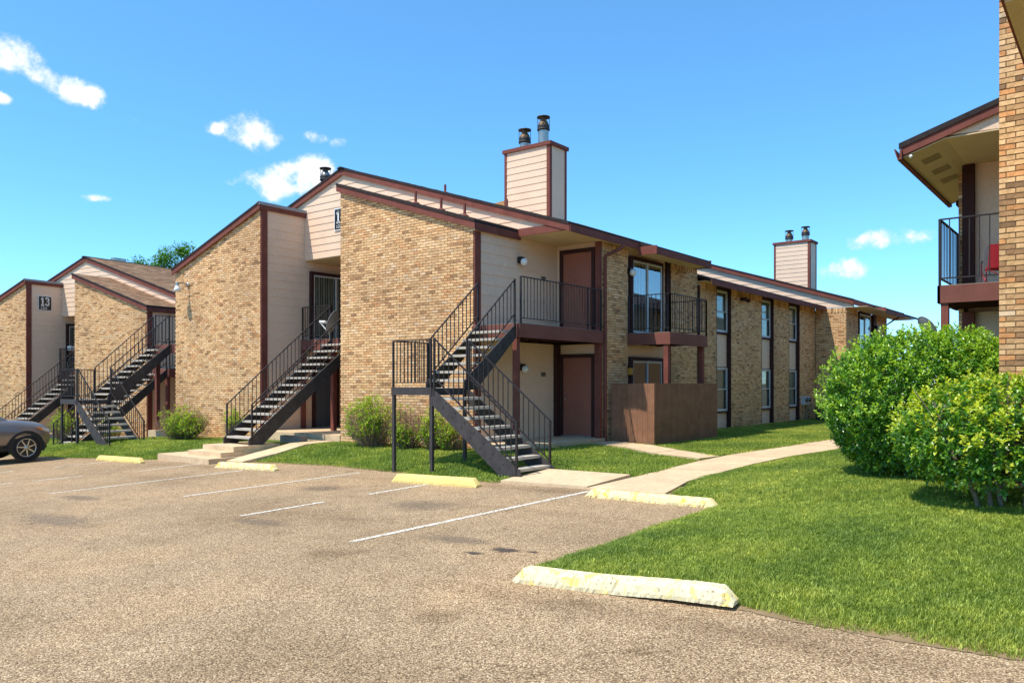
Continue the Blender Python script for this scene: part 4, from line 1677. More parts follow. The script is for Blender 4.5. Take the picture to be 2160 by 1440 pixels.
# ------------------------------------------------------------------ building on the right
def right_building():
    B = thing('apartment_building', 'partly seen brick apartment building at the right edge with a balcony holding a red chair', 'building', (11.5, .0, 0), 'two-storey brick apartment buildings')
    brick_wall(B, 'F', 11.5, -3.2, 1.34, .2, 7.2, lambda s, z: s > .1 and z > 1.9)
    part('wall', MB().box(11.72, 16.4, 1.10, 1.31, .2, 6.1), 'mortar', B)
    # nearer wing: its low eave crosses in front of the brick
    mb = MB()
    mb.prism([(8.9, .94, 5.40), (8.9, 1.03, 5.40), (8.9, 1.05, 5.55), (8.9, .92, 5.55)], (2.52, 0, 0))
    part('gutter', mb, 'trim', B)
    part('soffit', MB().box(8.95, 11.42, -.6, 1.0, 5.38, 5.40), 'cream', B)
    for x in (9.6, 10.6, 11.25):
        part('soffit_vent', MB().box(x - .18, x + .1, .52, .76, 5.372, 5.379), 'vent_mesh', B)
    mb = MB()
    mb.prism([(8.9, 1.02, 5.52), (8.9, -4, 7.1), (8.9, -4, 7.0), (8.9, 1.02, 5.42)], (2.55, 0, 0))
    part('roof', mb, 'shingle_edge', B)
    brick_wall(B, 'F', 9.1, -3.2, -.61, .2, 5.37)
    brick_wall(B, 'N', -.6, 9.1, 11.47, .2, 5.37, thick=.18)
    part('downspout', MB().tube([(11.40, 1.05, 5.42), (11.40, 1.0, 5.34), (11.42, .9, 5.2)], .04, 8), 'white', B)
    # raised roof over the balcony
    G = lambda w: 5.63 + .315 * (3.0 - w)
    mb = MB()
    mb.prism([(14.2, 3.02, G(3.02)), (14.2, -2, G(-2)), (14.2, -2, G(-2) - .1), (14.2, 3.02, G(3.02) - .1)], (4.2, 0, 0))
    part('roof', mb, 'shingle_edge', B)
    mb = MB()
    mb.prism([(14.15, 3.05, G(3.05) + .015), (14.15, 1.0, G(1.0) + .015), (14.15, 1.0, G(1.0) - .07), (14.15, 3.05, G(3.05) - .07)], (.06, 0, 0))
    part('shingle_edge', mb, 'shingle_edge', B)
    mb = MB()
    mb.prism([(14.17, 3.02, G(3.02) - .07), (14.17, 1.0, G(1.0) - .07), (14.17, 1.0, G(1.0) - .20), (14.17, 3.02, G(3.02) - .20)], (.035, 0, 0))
    part('fascia', mb, 'trim', B)
    # gutter open to the sky along the eave
    mb = MB()
    prof = [(3.03, 5.37), (3.06, 5.35), (3.115, 5.53), (3.10, 5.54), (3.055, 5.375), (3.03, 5.39)]
    mb.prism([(14.12, w, z) for w, z in prof], (4.5, 0, 0))
    mb.box(14.12, 18.6, 3.0, 3.03, 5.36, 5.52)
    part('gutter', mb, 'trim', B)
    part('drip', MB().sphere((14.2, 2.88, 5.40), .03, 8, 6), 'white', B)
    part('siding', MB().prism([(14.23, 2.35, G(2.35) - .19), (14.23, 1.2, G(1.2) - .19), (14.23, 1.2, 5.62)], (.05, 0, 0)), 'siding', B)
    mb = MB()
    mb.prism([(14.21, 3.0, 5.40), (14.21, 2.38, 5.60), (14.21, 2.38, 5.62), (14.21, 3.0, 5.42)], (4.3, 0, 0))
    part('soffit', mb, 'cream', B)
    part('soffit', MB().box(14.22, 18.5, -1, 2.38, 5.60, 5.62), 'cream', B)
    for x in (14.75, 15.6, 16.4):
        mb = MB()
        mb.prism([(x, 2.84, 5.446), (x, 2.58, 5.530), (x, 2.58, 5.536), (x, 2.84, 5.452)], (.34, 0, 0))
        part('soffit_vent', mb, 'vent_mesh', B)
    # end wall of the balcony
    siding(B, 'F', 16.2, -.5, 2.42, .3, 3.0, expo=.3, lip=.008)
    siding(B, 'F', 16.2, -.5, 2.42, 3.3, 5.6, expo=.3, lip=.008)
    board(B, 16.10, 16.24, 2.25, 2.44, 3.3, 5.59, 'dark_trim')
    board(B, 16.10, 16.24, 2.25, 2.44, .3, 3.0, 'trim')
    brick_wall(B, 'F', 16.26, 2.44, 2.52, .3, 5.5)
    part('wall', MB().box(16.46, 46, 2.40, 2.50, .2, 5.35), 'roof_tan', B)
    part('wall', MB().box(16.4, 46, -4, 2.39, .2, 5.5), 'siding', B)
    part('roof', MB().prism([(18.4, 2.9, 5.45), (18.4, -4, 7.6), (18.4, -4, 7.5), (18.4, 2.9, 5.35)], (27.6, 0, 0)), 'shingle_edge', B)
    # balcony
    deck(B, 14.5, 16.2, 1.34, 2.55, 3.33, .29)
    # the deck's outer edge is on the +Y side
    part('fascia', MB().box(14.5, 16.2, 2.51, 2.552, 3.04, 3.318), 'deck', B)
    railing(B, (14.53, 1.40), (14.53, 2.52), 3.33, 1.06, sp=.14, drop=.05)
    railing(B, (14.53, 2.52), (16.2, 2.52), 3.33, 1.06, sp=.14, drop=.05, ends=(False, True))
    post(B, 14.58, 2.45, .2, 3.05, .11)
    return B


ORANGE = True
right_building()
ORANGE = False


def camp_chair():
    o = Vector((15.2, 1.78, 3.33))
    T = thing('camp_chair', 'red and grey folding chair on the upper balcony at right', 'chair', o)
    mb = MB()
    mb.prism([o + Vector(p) for p in ((-.24, -.24, .40), (.24, -.24, .40), (.24, .24, .42), (-.24, .24, .42))], (0, 0, .03))
    part('seat', mb, 'red', T)
    # back leans away, curved side to side
    mb = MB()
    rows = []
    for k in range(7):
        y = -.27 + .09 * k
        rows.append((y, .05 * (1 - (y / .27) ** 2)))
    for (y0, c0), (y1, c1) in zip(rows, rows[1:]):
        q = [o + Vector((-.24 - c0 + .0, y0, .42)), o + Vector((-.24 - c1, y1, .42)), o + Vector((-.33 - c1, y1, .98)), o + Vector((-.33 - c0, y0, .98))]
        mb.prism(q, (.025, 0, 0))
    part('backrest', mb, 'red', T)
    for y0, y1 in ((.27, .36), (-.36, -.27)):
        mb = MB()
        mb.prism([o + Vector((-.22, y0, .40)), o + Vector((-.22, y1, .44)), o + Vector((-.30, y1, .90)), o + Vector((-.33, y0, .98))], (.03, 0, 0))
        part('side_panel', mb, 'grey_canvas', T)
    for y in (-.3, .3):
        mb = MB()
        mb.tube([o + Vector((-.22, y, .62)), o + Vector((.22, y, .62))], .016, 6)
        part('armrest', mb, 'plastic', T)
        for x in (-.24, .24):
            part('leg', MB().tube([o + Vector((x, y, 0)), o + Vector((x * .9, y, .62))], .011, 6), 'red', T)
        part('cross_brace', MB().tube([o + Vector((-.24, y, .03)), o + Vector((.24, y, .40))], .010, 6), 'red', T)
    part('cross_brace', MB().tube([o + Vector((-.24, -.3, .05)), o + Vector((-.24, .3, .40))], .010, 6), 'red', T)
    T.rotation_euler = (0, 0, R(20))
    T.scale = (.70, .70, .66)


camp_chair()

# ------------------------------------------------------------------ staircases
def dogleg(name, label, w0, zg, shiftw, n1, zl, n2, run2, u1=12.5):
    T = thing('staircase', label, 'stairs', (11.5, w0 - 2.1, zg), 'outdoor steel staircases')
    u0, wl0, wl1 = 11.5, w0, w0 + 1.06
    flight(T, (u0, w0 - 2.12), (0, 1), (1, 0), 1.0, zg, zl, n1, 2.1 / n1)
    flight(T, (u1, wl0), (1, 0), (0, 1), 1.02, zl, F2, n2, run2, post_top=(True, True))
    part('landing', MB().box(u0 + .02, u1 - .02, wl0 + .04, wl1 - .02, zl - .06, zl), 'tread', T)
    mb = MB()
    mb.box(u0 - .04, u0 + .02, wl0 - .02, wl1 + .04, zl - .14, zl + .012)
    mb.box(u1 - .02, u1 + .02, wl0 - .02, wl1 + .04, zl - .14, zl - .01)
    mb.box(u0 + .02, u1 - .02, wl0 - .02, wl0 + .035, zl - .14, zl - .01)
    mb.box(u0 + .02, u1 - .02, wl1 - .015, wl1 + .04, zl - .14, zl + .012)
    part('landing_frame', mb, 'steel', T)
    for x, y in ((u0, wl0), (u0, wl1), (u1 - .03, wl1 - .12), (u1 - .03, wl0)):
        z = front_lawn_z(x, y) - .05
        part('post', MB().box(x - .03, x + .03, y - .03, y + .03, z, zl - .06), 'steel', T)
    railing(T, (u0 - .01, wl0 + .02), (u0 - .01, wl1 + .01), zl, .95, sp=.105)
    railing(T, (u0 - .01, wl1 + .01), (u1, wl1 + .01), zl, .95, sp=.105, ends=(False, True))
    for k, x in enumerate((u0 - .02, u0 + 1.02)):
        part('footing', MB().box(x - .09, x + .09, w0 - 2.28, w0 - 2.0, zg - .1, zg + .025), 'concrete', T)
    return T


dogleg('right', 'steel staircase with a mid landing climbing to the porch with two red doors', 10.90, .02, 0, 9, 1.655, 8, .21)
dogleg('left', 'steel staircase with a mid landing left of the brick wing with the flood lamp', 26.0, -.42, 0, 9, 1.235, 10, .205)


def straight(name, label, u0, w0, w1, z0, u1, zt):
    T = thing('staircase', label, 'stairs', (u0, (w0 + w1) / 2, z0), 'outdoor steel staircases')
    n = 15
    flight(T, (u0, w0), (1, 0), (0, 1), w1 - w0, z0, zt, n, (u1 - u0) / n)
    return T


straight('mid', 'long straight steel staircase between the two brick wings of the central building', 12.2, 17.92, 19.0, .17, 15.75, F2)
S13 = straight('mid13', 'straight steel staircase rising behind the parked suv', 12.0, 17.92, 19.0, .10, 15.75, F2)
S13.matrix_world = TF13 @ S13.matrix_basis
S13b = straight('side13', 'straight steel staircase seen behind the landing of the leftmost dog-leg stairs', 10.5, 10.95, 11.98, .10, 14.25, F2)
S13b.matrix_world = TF13 @ S13b.matrix_basis

# concrete pad and the two steps under the middle stairs
T = thing('entry_steps', 'low concrete pad with two steps at the foot of the middle staircase', 'steps', (11.2, 18.4, -.2))
part('pad', MB().prism([(10.95, 20.2, -.35), (10.85, 17.66, -.35), (13.0, 17.66, -.35), (13.2, 20.2, -.35)], (0, 0, .27)), 'concrete', T)
part('step', MB().box(11.25, 13.0, 17.78, 19.25, -.1, .04), 'concrete', T)
part('step', MB().box(11.62, 13.0, 17.80, 19.18, .03, .165), 'concrete', T)
tag(MB().prism([(13.62, 17.75, -.05), (13.62, 18.65, -.05), (13.84, 18.70, -.05), (13.84, 17.75, -.05)], (0, 0, .37)).build('concrete_block', 'grey_concrete', origin=(13.7, 18.2, 0)), 'rough grey concrete block lying in front of the porch between the brick wings', 'block')

# pipes lying on the bare strip in front of the porch
for i, (a, b) in enumerate((((13.0, 18.9, .0), (13.55, 17.7, .02)), ((12.9, 19.3, .0), (13.4, 18.5, .02)))):
    tag(MB().tube([a, ((a[0] + b[0]) / 2, (a[1] + b[1]) / 2, .035), b], .03, 8).build('pipe', 'utility', origin=a), ('grey pipe lying on bare soil, nearer the concrete block', 'grey pipe lying on bare soil, nearer the foot of the middle staircase')[i], 'pipe', 'pipes lying in front of the porch')

# ------------------------------------------------------------------ patio fence
T = thing('patio_fence', 'brown stained plank fence enclosing the ground floor patio under the balcony', 'fence', (18.0, 9.5, .15))
def planks(a, b, n, inner):
    a, b = Vector((*a, 0)), Vector((*b, 0))
    d = (b - a) / n
    nrm = Vector((-d.y, d.x, 0)).normalized() * .018 * inner
    for i in range(n):
        g = d.normalized() * .0025
        p, q = a + d * i + g, a + d * (i + 1) - g
        zt = 1.745 + rb.uniform(-.006, .006)
        zb = .21 + rb.uniform(-.01, .015)
        j = nrm * rb.uniform(-.15, .15)
        mb = MB()
        mb.prism([(p.x + j.x, p.y + j.y, zb), (q.x + j.x, q.y + j.y, zb), (q.x + j.x, q.y + j.y, zt), (p.x + j.x, p.y + j.y, zt)], nrm)
        part('plank', mb, 'fence', T)
planks((18.0, 10.72), (18.0, 9.5), 8, -1)
planks((18.0, 9.5), (21.85, 9.5), 24, 1)
for x, y in ((18.06, 10.66), (18.06, 9.57), (19.9, 9.57), (21.8, 9.57)):
    post(T, x, y, .02, 1.72, .09, 'fence')
for z in (.45, 1.5):
    part('rail', MB().box(18.03, 21.8, 9.525, 9.56, z, z + .09), 'fence', T)
part('corner_board', MB().box(17.97, 18.06, 9.47, 9.498, .2, 1.75), 'fence', T)

# ------------------------------------------------------------------ lamps, signs, number plates
def globe_lamp(p, face, label, group='globe wall lamps'):
    """Black back box with an opal globe; face = outward direction (x, y)."""
    T = thing('wall_lamp', label, 'lamp', p, group)
    p = Vector(p)
    f = Vector((*face, 0))
    s = Vector((-f.y, f.x, 0))
    mb = MB()
    mb.prism([p - s * .08 + Vector((0, 0, -.05)), p + s * .08 + Vector((0, 0, -.05)), p + s * .08 + Vector((0, 0, .11)), p - s * .08 + Vector((0, 0, .11))], f * .11)
    part('lamp_housing', mb, 'black', T)
    part('globe', MB().sphere(p + f * .15 + Vector((0, 0, -.02)), .095, 14, 8), 'globe', T)


globe_lamp((16.0, 12.18, 4.78), (0, -1), 'globe wall lamp beside the upper porch door')
globe_lamp((16.05, 12.18, 2.12), (0, -1), 'globe wall lamp beside the lower porch door')
globe_lamp((19.22, 10.92, 4.76), (0, -1), 'globe wall lamp beside the balcony sliding door')
globe_lamp((39.7, 9.54, 4.3), (0, -1), 'small globe wall lamp by the far balcony at the end of the building')
T = thing('wall_lantern', 'amber lantern by the patio door above the brown fence', 'lamp', (19.22, 10.92, 2.05))
part('lamp_housing', MB().box(19.17, 19.27, 10.86, 10.93, 2.16, 2.22), 'black', T)
part('lantern_glass', MB().box(19.17, 19.27, 10.80, 10.90, 1.98, 2.16), 'amber', T)

T = thing('flood_lamp', 'gooseneck flood lamp with a white shade high on the left brick wing', 'lamp', (14.27, 24.4, 4.95))
part('mount', MB().lathe((14.27, 24.4, 4.95), [(.001, -.05), (.07, -.05), (.07, 0)], 10, axis='x'), 'galv', T)
part('arm', MB().tube([(14.26, 24.4, 4.95), (14.10, 24.42, 5.0), (13.95, 24.46, 4.98)], .02, 8), 'galv', T)
part('lamp_head', MB().lathe((13.93, 24.47, 4.80), [(.055, .20), (.06, .08)], 12), 'galv', T)
part('lamp_shade', MB().lathe((13.93, 24.47, 4.80), [(.06, .09), (.09, .02), (.14, -.09), (.13, -.09), (.001, -.02)], 14), 'white', T)

T = thing('flood_lamp', 'small dark flood light under the eave between the upper windows', 'lamp', (26.9, 10.83, 4.62))
part('mount', MB().box(26.84, 26.96, 10.76, 10.84, 4.60, 4.70), 'dark_trim', T)
part('lamp_head', MB().tube([(26.86, 10.74, 4.66), (26.72, 10.60, 4.62)], [.04, .075], 10), 'dark_trim', T)
part('lamp_head', MB().tube([(26.94, 10.74, 4.66), (27.10, 10.62, 4.60)], [.04, .075], 10), 'dark_trim', T)

GLYPH = {'1': [[(.22, .78), (.5, 1), (.5, 0)], [(.2, 0), (.8, 0)]], '2': [[(.1, .78), (.3, .98), (.7, .98), (.9, .78), (.85, .55), (.1, .03), (.92, .03)]],
         '3': [[(.1, .84), (.3, .98), (.7, .98), (.88, .78), (.72, .55), (.45, .53), (.72, .51), (.92, .27), (.72, .03), (.3, .03), (.08, .17)]],
         '0': [[(.5, .98), (.2, .85), (.1, .5), (.2, .15), (.5, .02), (.8, .15), (.9, .5), (.8, .85), (.5, .98)]]}


def glyphs(text, org, sx, up, nrm, h, wd, st):
    mb = MB()
    org, sx, up, nrm = map(Vector, (org, sx, up, nrm))
    for i, ch in enumerate(text):
        for ln in GLYPH.get(ch, []):
            for (a, b), (c, d) in zip(ln, ln[1:]):
                p = org + sx * (wd * 1.25 * i + a * wd) + up * (b * h)
                q = org + sx * (wd * 1.25 * i + c * wd) + up * (d * h)
                e = (q - p).normalized()
                n = nrm.cross(e) * st / 2
                mb.prism([p - n - e * st * .3, q - n + e * st * .3, q + n + e * st * .3, p + n - e * st * .3], nrm * .006)
    return mb


def number_sign(text, small, c, sx, nrm, label, wd=.56, ht=.60):
    """Black plate, white border, big white numerals, a strip of small numbers."""
    T = thing('building_sign', label, 'sign', c, 'building number signs')
    c, sx, nrm = Vector(c), Vector(sx), Vector(nrm)
    up = Vector((0, 0, 1))
    def plate(w_, h_, d0, d1, oz=0):
        p = c + up * oz
        return MB().prism([p - sx * w_ / 2 - up * h_ / 2 + nrm * d0, p + sx * w_ / 2 - up * h_ / 2 + nrm * d0, p + sx * w_ / 2 + up * h_ / 2 + nrm * d0, p - sx * w_ / 2 + up * h_ / 2 + nrm * d0], nrm * (d1 - d0))
    part('border', plate(wd + .07, ht + .07, 0, .015), 'white', T)
    part('plate', plate(wd, ht, .015, .022), 'black', T)
    part('numeral', glyphs(text, c - sx * .20 + up * -.10 + nrm * .022, sx, up, nrm, .34, .17, .062), 'white', T)
    part('small_number', glyphs(small, c - sx * .20 + up * -.26 + nrm * .022, sx, up, nrm, .085, .062, .016), 'white', T)
    return T


number_sign('12', '1201', (15.872, 18.75, 6.65), (0, -1, 0), (-1, 0, 0), 'black number sign half hidden on the pale gable of the central building')
s = number_sign('13', '1301', (15.1, 20.482, 6.1), (1, 0, 0), (0, -1, 0), 'black sign reading 13 on the side wall of the left building')
s.matrix_world = TF13 @ s.matrix_basis

for z, tx, lb in ((4.46, '213', 'small unit number plate beside the upper porch door'), (1.98, '113', 'small unit number plate beside the lower porch door')):
    T = thing('number_plate', lb, 'sign', (17.0, 12.18, z), 'unit number plates')
    part('plate', MB().box(16.93, 17.13, 12.172, 12.184, z - .055, z + .055), 'grey_concrete', T)
    part('numeral', glyphs(tx, (16.945, 12.172, z - .04), (1, 0, 0), (0, 0, 1), (0, -1, 0), .08, .045, .014), 'dark_trim', T)

# ------------------------------------------------------------------ wheel stops
def wheel_stop(a, b, mat, label, rough=0, h=.135, wd=.17, lift=0., seed=1, group='yellow concrete wheel stops'):
    rnd = random.Random(seed)
    a, b = Vector((*a, 0)), Vector((*b, 0))
    d = (b - a)
    l = d.length
    d /= l
    n = Vector((-d.y, d.x, 0))
    NX = 90 if rough else 30
    prof = [(-wd / 2, 0), (-wd / 2, .035), (-wd / 2 * .78, h * .72), (-wd / 2 * .5, h), (wd / 2 * .5, h), (wd / 2 * .78, h * .72), (wd / 2, .035), (wd / 2, 0)]
    mb = MB()
    v = []
    for i in range(NX + 1):
        t = i / NX
        x = l * t
        e = min(x, l - x)
        s = clamp(.25 + e / .10 * .75) if e < .10 else 1
        p = a + d * x
        for (y, z) in prof:
            zz = z * s
            jy = jz = 0
            if rough:
                jy = rnd.gauss(0, rough) * (1.6 if z < .05 else .8)
                jz = rnd.gauss(0, rough * .7)
                if rnd.random() < .04: jy += -math.copysign(rough * 7, y)
                for tc, dp in ((.115, .014), (.30, .007), (.505, .012), (.52, .006), (.955, .012)) if rough == .0016 else ():
                    if abs(t - tc + y * .10 + (.01 if z > .1 else 0)) < .006 and z > .02 and y < .03:
                        jz -= dp * rnd.uniform(.4, 1)
                        jy -= math.copysign(dp, y) * rnd.uniform(.3, 1)
                if rough == .0016: jz += .032 * smooth((t - .35) / .5)
            q = p + n * (y * (.94 if e < .02 else 1) + jy)
            v.append((q.x, q.y, plane_z(q.x, q.y) + zz + jz + lift * (1 - t) * 0 + (lift if z < .01 else 0)))
    k = len(prof)
    f = [(i * k + j, i * k + (j + 1) % k, (i + 1) * k + (j + 1) % k, (i + 1) * k + j) for i in range(NX) for j in range(k)]
    f += [tuple(range(k - 1, -1, -1)), tuple(NX * k + j for j in range(k))]
    mb.poly(v, f)
    T = thing('wheel_stop', label, 'wheel stop', (*((a + b) / 2).xy, plane_z(*((a + b) / 2).xy)), group)
    part('body', mb, mat, T)
    for t in (.12, .88) if not rough else (.12, .975):
        q = a + d * l * t + (n * -.0 if not rough else n * .06)
        z = plane_z(q.x, q.y)
        part('anchor_pin', MB().lathe((q.x, q.y, z), [(.012, 0), (.012, h + .004 if not rough else .05), (.001, h + .006 if not rough else .052)], 8), 'rusty', T)
    return T


wheel_stop((5.86, 4.48), (6.02, 2.46), 'stop_old', 'cracked pale yellow wheel stop at the corner of the lawn in the foreground', .0016, .135, .19, 0, 3)
wheel_stop((10.42, 6.62), (10.28, 4.47), 'stop_mid', 'worn yellow wheel stop with ochre patches in front of the sidewalk', .002, .12, .17, 0, 5)
wheel_stop((10.46, 10.86), (10.50, 8.86), 'stop_new', 'bright yellow wheel stop below the stair landing of the central building', .0008, .15, .18, 0, 6)
wheel_stop((10.55, 16.80), (10.66, 14.72), 'stop_mid', 'yellow wheel stop in front of the concrete pad with steps', .002, .13, .17, 0, 7)
wheel_stop((10.32, 22.1), (10.34, 19.8), 'stop_new', 'yellow wheel stop nearest to the parked suv', .002, .13, .17, 0, 8)

# ------------------------------------------------------------------ plants
def leaf_faces(mb, p, d, up, ln, wd, col):
    """A pointed leaf folded along its midrib."""
    s = d.cross(up).normalized()
    up = s.cross(d).normalized()
    a = p
    t = p + d * ln - up * ln * .10
    m1 = p + d * ln * .45 + up * ln * .05
    l1, l2 = m1 + s * wd / 2 + up * wd * .16, p + d * ln * .78 + s * wd * .30
    r1, r2 = m1 - s * wd / 2 + up * wd * .16, p + d * ln * .78 - s * wd * .30
    mb.poly([a, l1, l2, t, r2, r1, m1], [(0, 6, 1), (1, 6, 2), (2, 6, 3), (3, 6, 4), (4, 6, 5), (5, 6, 0)], col)


def rdir(rnd):
    while True:
        v = Vector((rnd.uniform(-1, 1), rnd.uniform(-1, 1), rnd.uniform(-1, 1)))
        if .05 < v.length < 1: return v.normalized()


def hedge(label, c, rad, n_shoot, leaf, pal, seed, stems, pick, lumps=14, zmin=.25, name='hedge_bush', trim=.0):
    """Shrub: a lumpy crown of leafy shoots on bare stems. pick: how many leaves nearest the lens side stay separate."""
    rnd = random.Random(seed)
    c = Vector(c)
    zg = right_lawn_z(c.x, c.y)
    T = thing(name, label, 'bush', (c.x, c.y, zg), 'big leafy hedge bushes on the right lawn')
    lob = []
    for i in range(lumps):
        v = rdir(rnd)
        lob.append((v, rnd.uniform(-.10, .16), rnd.uniform(2.5, 7)))
    def radius(v):
        k = 1
        for (q, a, s) in lob: k += a * math.exp(-s * (1 - v.dot(q)))
        return k
    mb = MB()
    singles = []
    toward = Vector((-c.x, -c.y, 0)).normalized()
    for i in range(n_shoot):
        v = rdir(rnd)
        if v.z < -.75: continue
        rr = radius(v)
        depth = 1 - abs(rnd.gauss(0, .085)) - (.45 * rnd.random() if rnd.random() < .38 else 0)
        tip = rnd.random() < .06 and v.z > -.1
        if tip: depth = rnd.uniform(1.03, 1.09)
        p = Vector((c.x + v.x * rad[0] * rr * depth, c.y + v.y * rad[1] * rr * depth, c.z + v.z * rad[2] * rr * depth))
        if p.z < zg + zmin * (.4 + rnd.random()): continue
        out = Vector((v.x / rad[0], v.y / rad[1], v.z / rad[2])).normalized()
        axis = (out + Vector((0, 0, .55)) + rdir(rnd) * .45).normalized()
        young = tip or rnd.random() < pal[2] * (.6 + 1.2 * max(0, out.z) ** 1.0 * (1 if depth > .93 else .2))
        k = rnd.randint(5, 8)
        a0 = rnd.uniform(0, 6.28)
        s = axis.orthogonal().normalized()
        t = axis.cross(s)
        for j in range(k):
            a = a0 + j * 2.4
            side = s * math.cos(a) + t * math.sin(a)
            h = j / k
            d = (side * (1.0 - .5 * h) + axis * (.25 + .8 * h) + rdir(rnd) * .25).normalized()
            ln = leaf * rnd.uniform(.7, 1.2) * (1 - .25 * h)
            base = p + axis * (leaf * 1.25 * h - leaf * .5)
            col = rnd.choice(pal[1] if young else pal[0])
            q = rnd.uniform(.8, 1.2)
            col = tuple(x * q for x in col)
            upv = axis * .6 + Vector((0, 0, .7)) + rdir(rnd) * .3
            face = out.dot(toward)
            if len(singles) < pick and depth > .96 and face > .25 and rnd.random() < .25:
                m = MB()
                leaf_faces(m, base, d, upv, ln, ln * .52, col)
                singles.append(m)
            else:
                leaf_faces(mb, base, d, upv, ln, ln * .52, col)
    cr = part('crown', mb, 'leaf', T, 'stuff')
    for m in singles: part('leaf', m, 'leaf', cr)
    for (sx, sy, lean, r) in stems:
        q = Vector((c.x + sx, c.y + sy, 0))
        q.z = right_lawn_z(q.x, q.y) - .05
        top = q + Vector((lean[0], lean[1], .62 + .2 * rnd.random()))
        mid = q.lerp(top, .5) + Vector((rnd.uniform(-.06, .06), rnd.uniform(-.06, .06), .02))
        st = part('stem', MB().tube([q, q.lerp(mid, .5) + rdir(rnd) * .012, mid, mid.lerp(top, .5) + rdir(rnd) * .02, top, top + Vector((lean[0] * .5, lean[1] * .5, .5))], [r * 1.15, r, r * .9, r * .85, r * .7, r * .4], 7), 'bark', T)
        for _ in range(2):
            b = mid.lerp(top, rnd.random())
            part('branch', MB().tube([b, b + (top - q).normalized() * .3 + rdir(rnd) * .22, b + (top - q) * .7 + rdir(rnd) * .4], [r * .55, r * .45, r * .2], 6), 'bark', st)
    # inner twigs
    m = MB()
    for _ in range(70):
        v = rdir(rnd)
        a = Vector((c.x, c.y, c.z - rad[2] * .6))
        b = Vector((c.x + v.x * rad[0] * .85, c.y + v.y * rad[1] * .85, c.z + v.z * rad[2] * .8))
        if b.z < zg + .2: continue
        m.tube([a, a.lerp(b, .5) + rdir(rnd) * .1, b], [.014, .010, .004], 5, cap=False)
    part('twig', m, 'bark', T, 'stuff')
    return T


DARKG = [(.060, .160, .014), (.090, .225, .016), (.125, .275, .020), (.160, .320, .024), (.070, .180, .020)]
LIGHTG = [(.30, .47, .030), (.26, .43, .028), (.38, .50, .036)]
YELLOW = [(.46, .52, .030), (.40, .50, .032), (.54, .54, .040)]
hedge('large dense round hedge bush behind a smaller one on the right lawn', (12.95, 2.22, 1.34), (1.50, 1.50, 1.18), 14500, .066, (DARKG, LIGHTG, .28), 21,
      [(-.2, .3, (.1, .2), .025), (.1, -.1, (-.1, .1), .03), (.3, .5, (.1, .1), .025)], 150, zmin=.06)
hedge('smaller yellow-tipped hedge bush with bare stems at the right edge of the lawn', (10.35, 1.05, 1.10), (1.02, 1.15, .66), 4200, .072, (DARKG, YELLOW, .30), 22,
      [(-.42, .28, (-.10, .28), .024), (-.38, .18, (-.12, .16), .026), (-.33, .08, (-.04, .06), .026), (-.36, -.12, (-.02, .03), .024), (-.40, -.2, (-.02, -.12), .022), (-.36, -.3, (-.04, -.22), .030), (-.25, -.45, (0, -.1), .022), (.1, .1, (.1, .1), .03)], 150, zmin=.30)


def shrub(label, c, rad, n, leafy, seed, green=(LIGHTG, YELLOW, .5), name='shrub', grp='half bare shrubs along the front of the brick wings'):
    """Winter-burnt shrub: a mesh of brown twigs, leafed only in places."""
    rnd = random.Random(seed)
    c = Vector(c)
    zg = front_lawn_z(c.x, c.y)
    T = thing(name, label, 'bush', (c.x, c.y, zg), grp)
    tw, lf, dr = MB(), MB(), MB()
    leafc = [Vector((c.x + a * rad[0], c.y + b * rad[1], zg + h * rad[2])) for a, b, h, s in leafy]
    tips = []
    for i in range(n):
        a = rnd.uniform(0, 6.283)
        r0, r1 = rnd.random() * .35, math.sqrt(rnd.random())
        h = rad[2] * rnd.uniform(.45, 1.02) * (1 - .35 * r1 * r1)
        p0 = Vector((c.x + math.cos(a) * r0 * rad[0], c.y + math.sin(a) * r0 * rad[1], zg - .02))
        p2 = Vector((c.x + math.cos(a) * r1 * rad[0], c.y + math.sin(a) * r1 * rad[1], zg + h))
        p1 = p0.lerp(p2, .55) + Vector((math.cos(a), math.sin(a), -.3)) * .12 * r1 + rdir(rnd) * .03
        tw.tube([p0, p1, p2], [.007, .0045, .002], 3, cap=False)
        for _ in range(7):
            b = p1.lerp(p2, rnd.random()) if rnd.random() < .75 else p0.lerp(p1, rnd.uniform(.3, 1))
            e = b + (rdir(rnd) + Vector((0, 0, .5))) * rnd.uniform(.05, .16)
            tw.tube([b, e], [.003, .0015], 3, cap=False)
            tips.append(e)
    for e in tips:
        w = max([math.exp(-((e - q).length / s[3]) ** 2 * 1.3) for q, s in zip(leafc, leafy)] + [.0])
        k = 8 if rnd.random() < w * 1.15 else (1 if rnd.random() < .36 else 0)
        for _ in range(k):
            d = (rdir(rnd) + Vector((0, 0, .35))).normalized()
            ln = rnd.uniform(.035, .065)
            if k > 1:
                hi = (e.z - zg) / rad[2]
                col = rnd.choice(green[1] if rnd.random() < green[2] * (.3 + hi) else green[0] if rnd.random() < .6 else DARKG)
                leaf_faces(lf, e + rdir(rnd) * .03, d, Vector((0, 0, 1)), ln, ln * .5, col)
            else:
                col = rnd.choice([(.30, .19, .10), (.24, .14, .07), (.36, .25, .14), (.16, .16, .03)])
                leaf_faces(dr, e, d, Vector((0, 0, 1)), ln * .7, ln * .4, col)
    part('twig', tw, 'twig', T, 'stuff')
    if lf.f: part('foliage', lf, 'leaf_soft', T, 'stuff')
    if dr.f: part('dry_leaf', dr, 'leaf_soft', T, 'stuff')
    return T


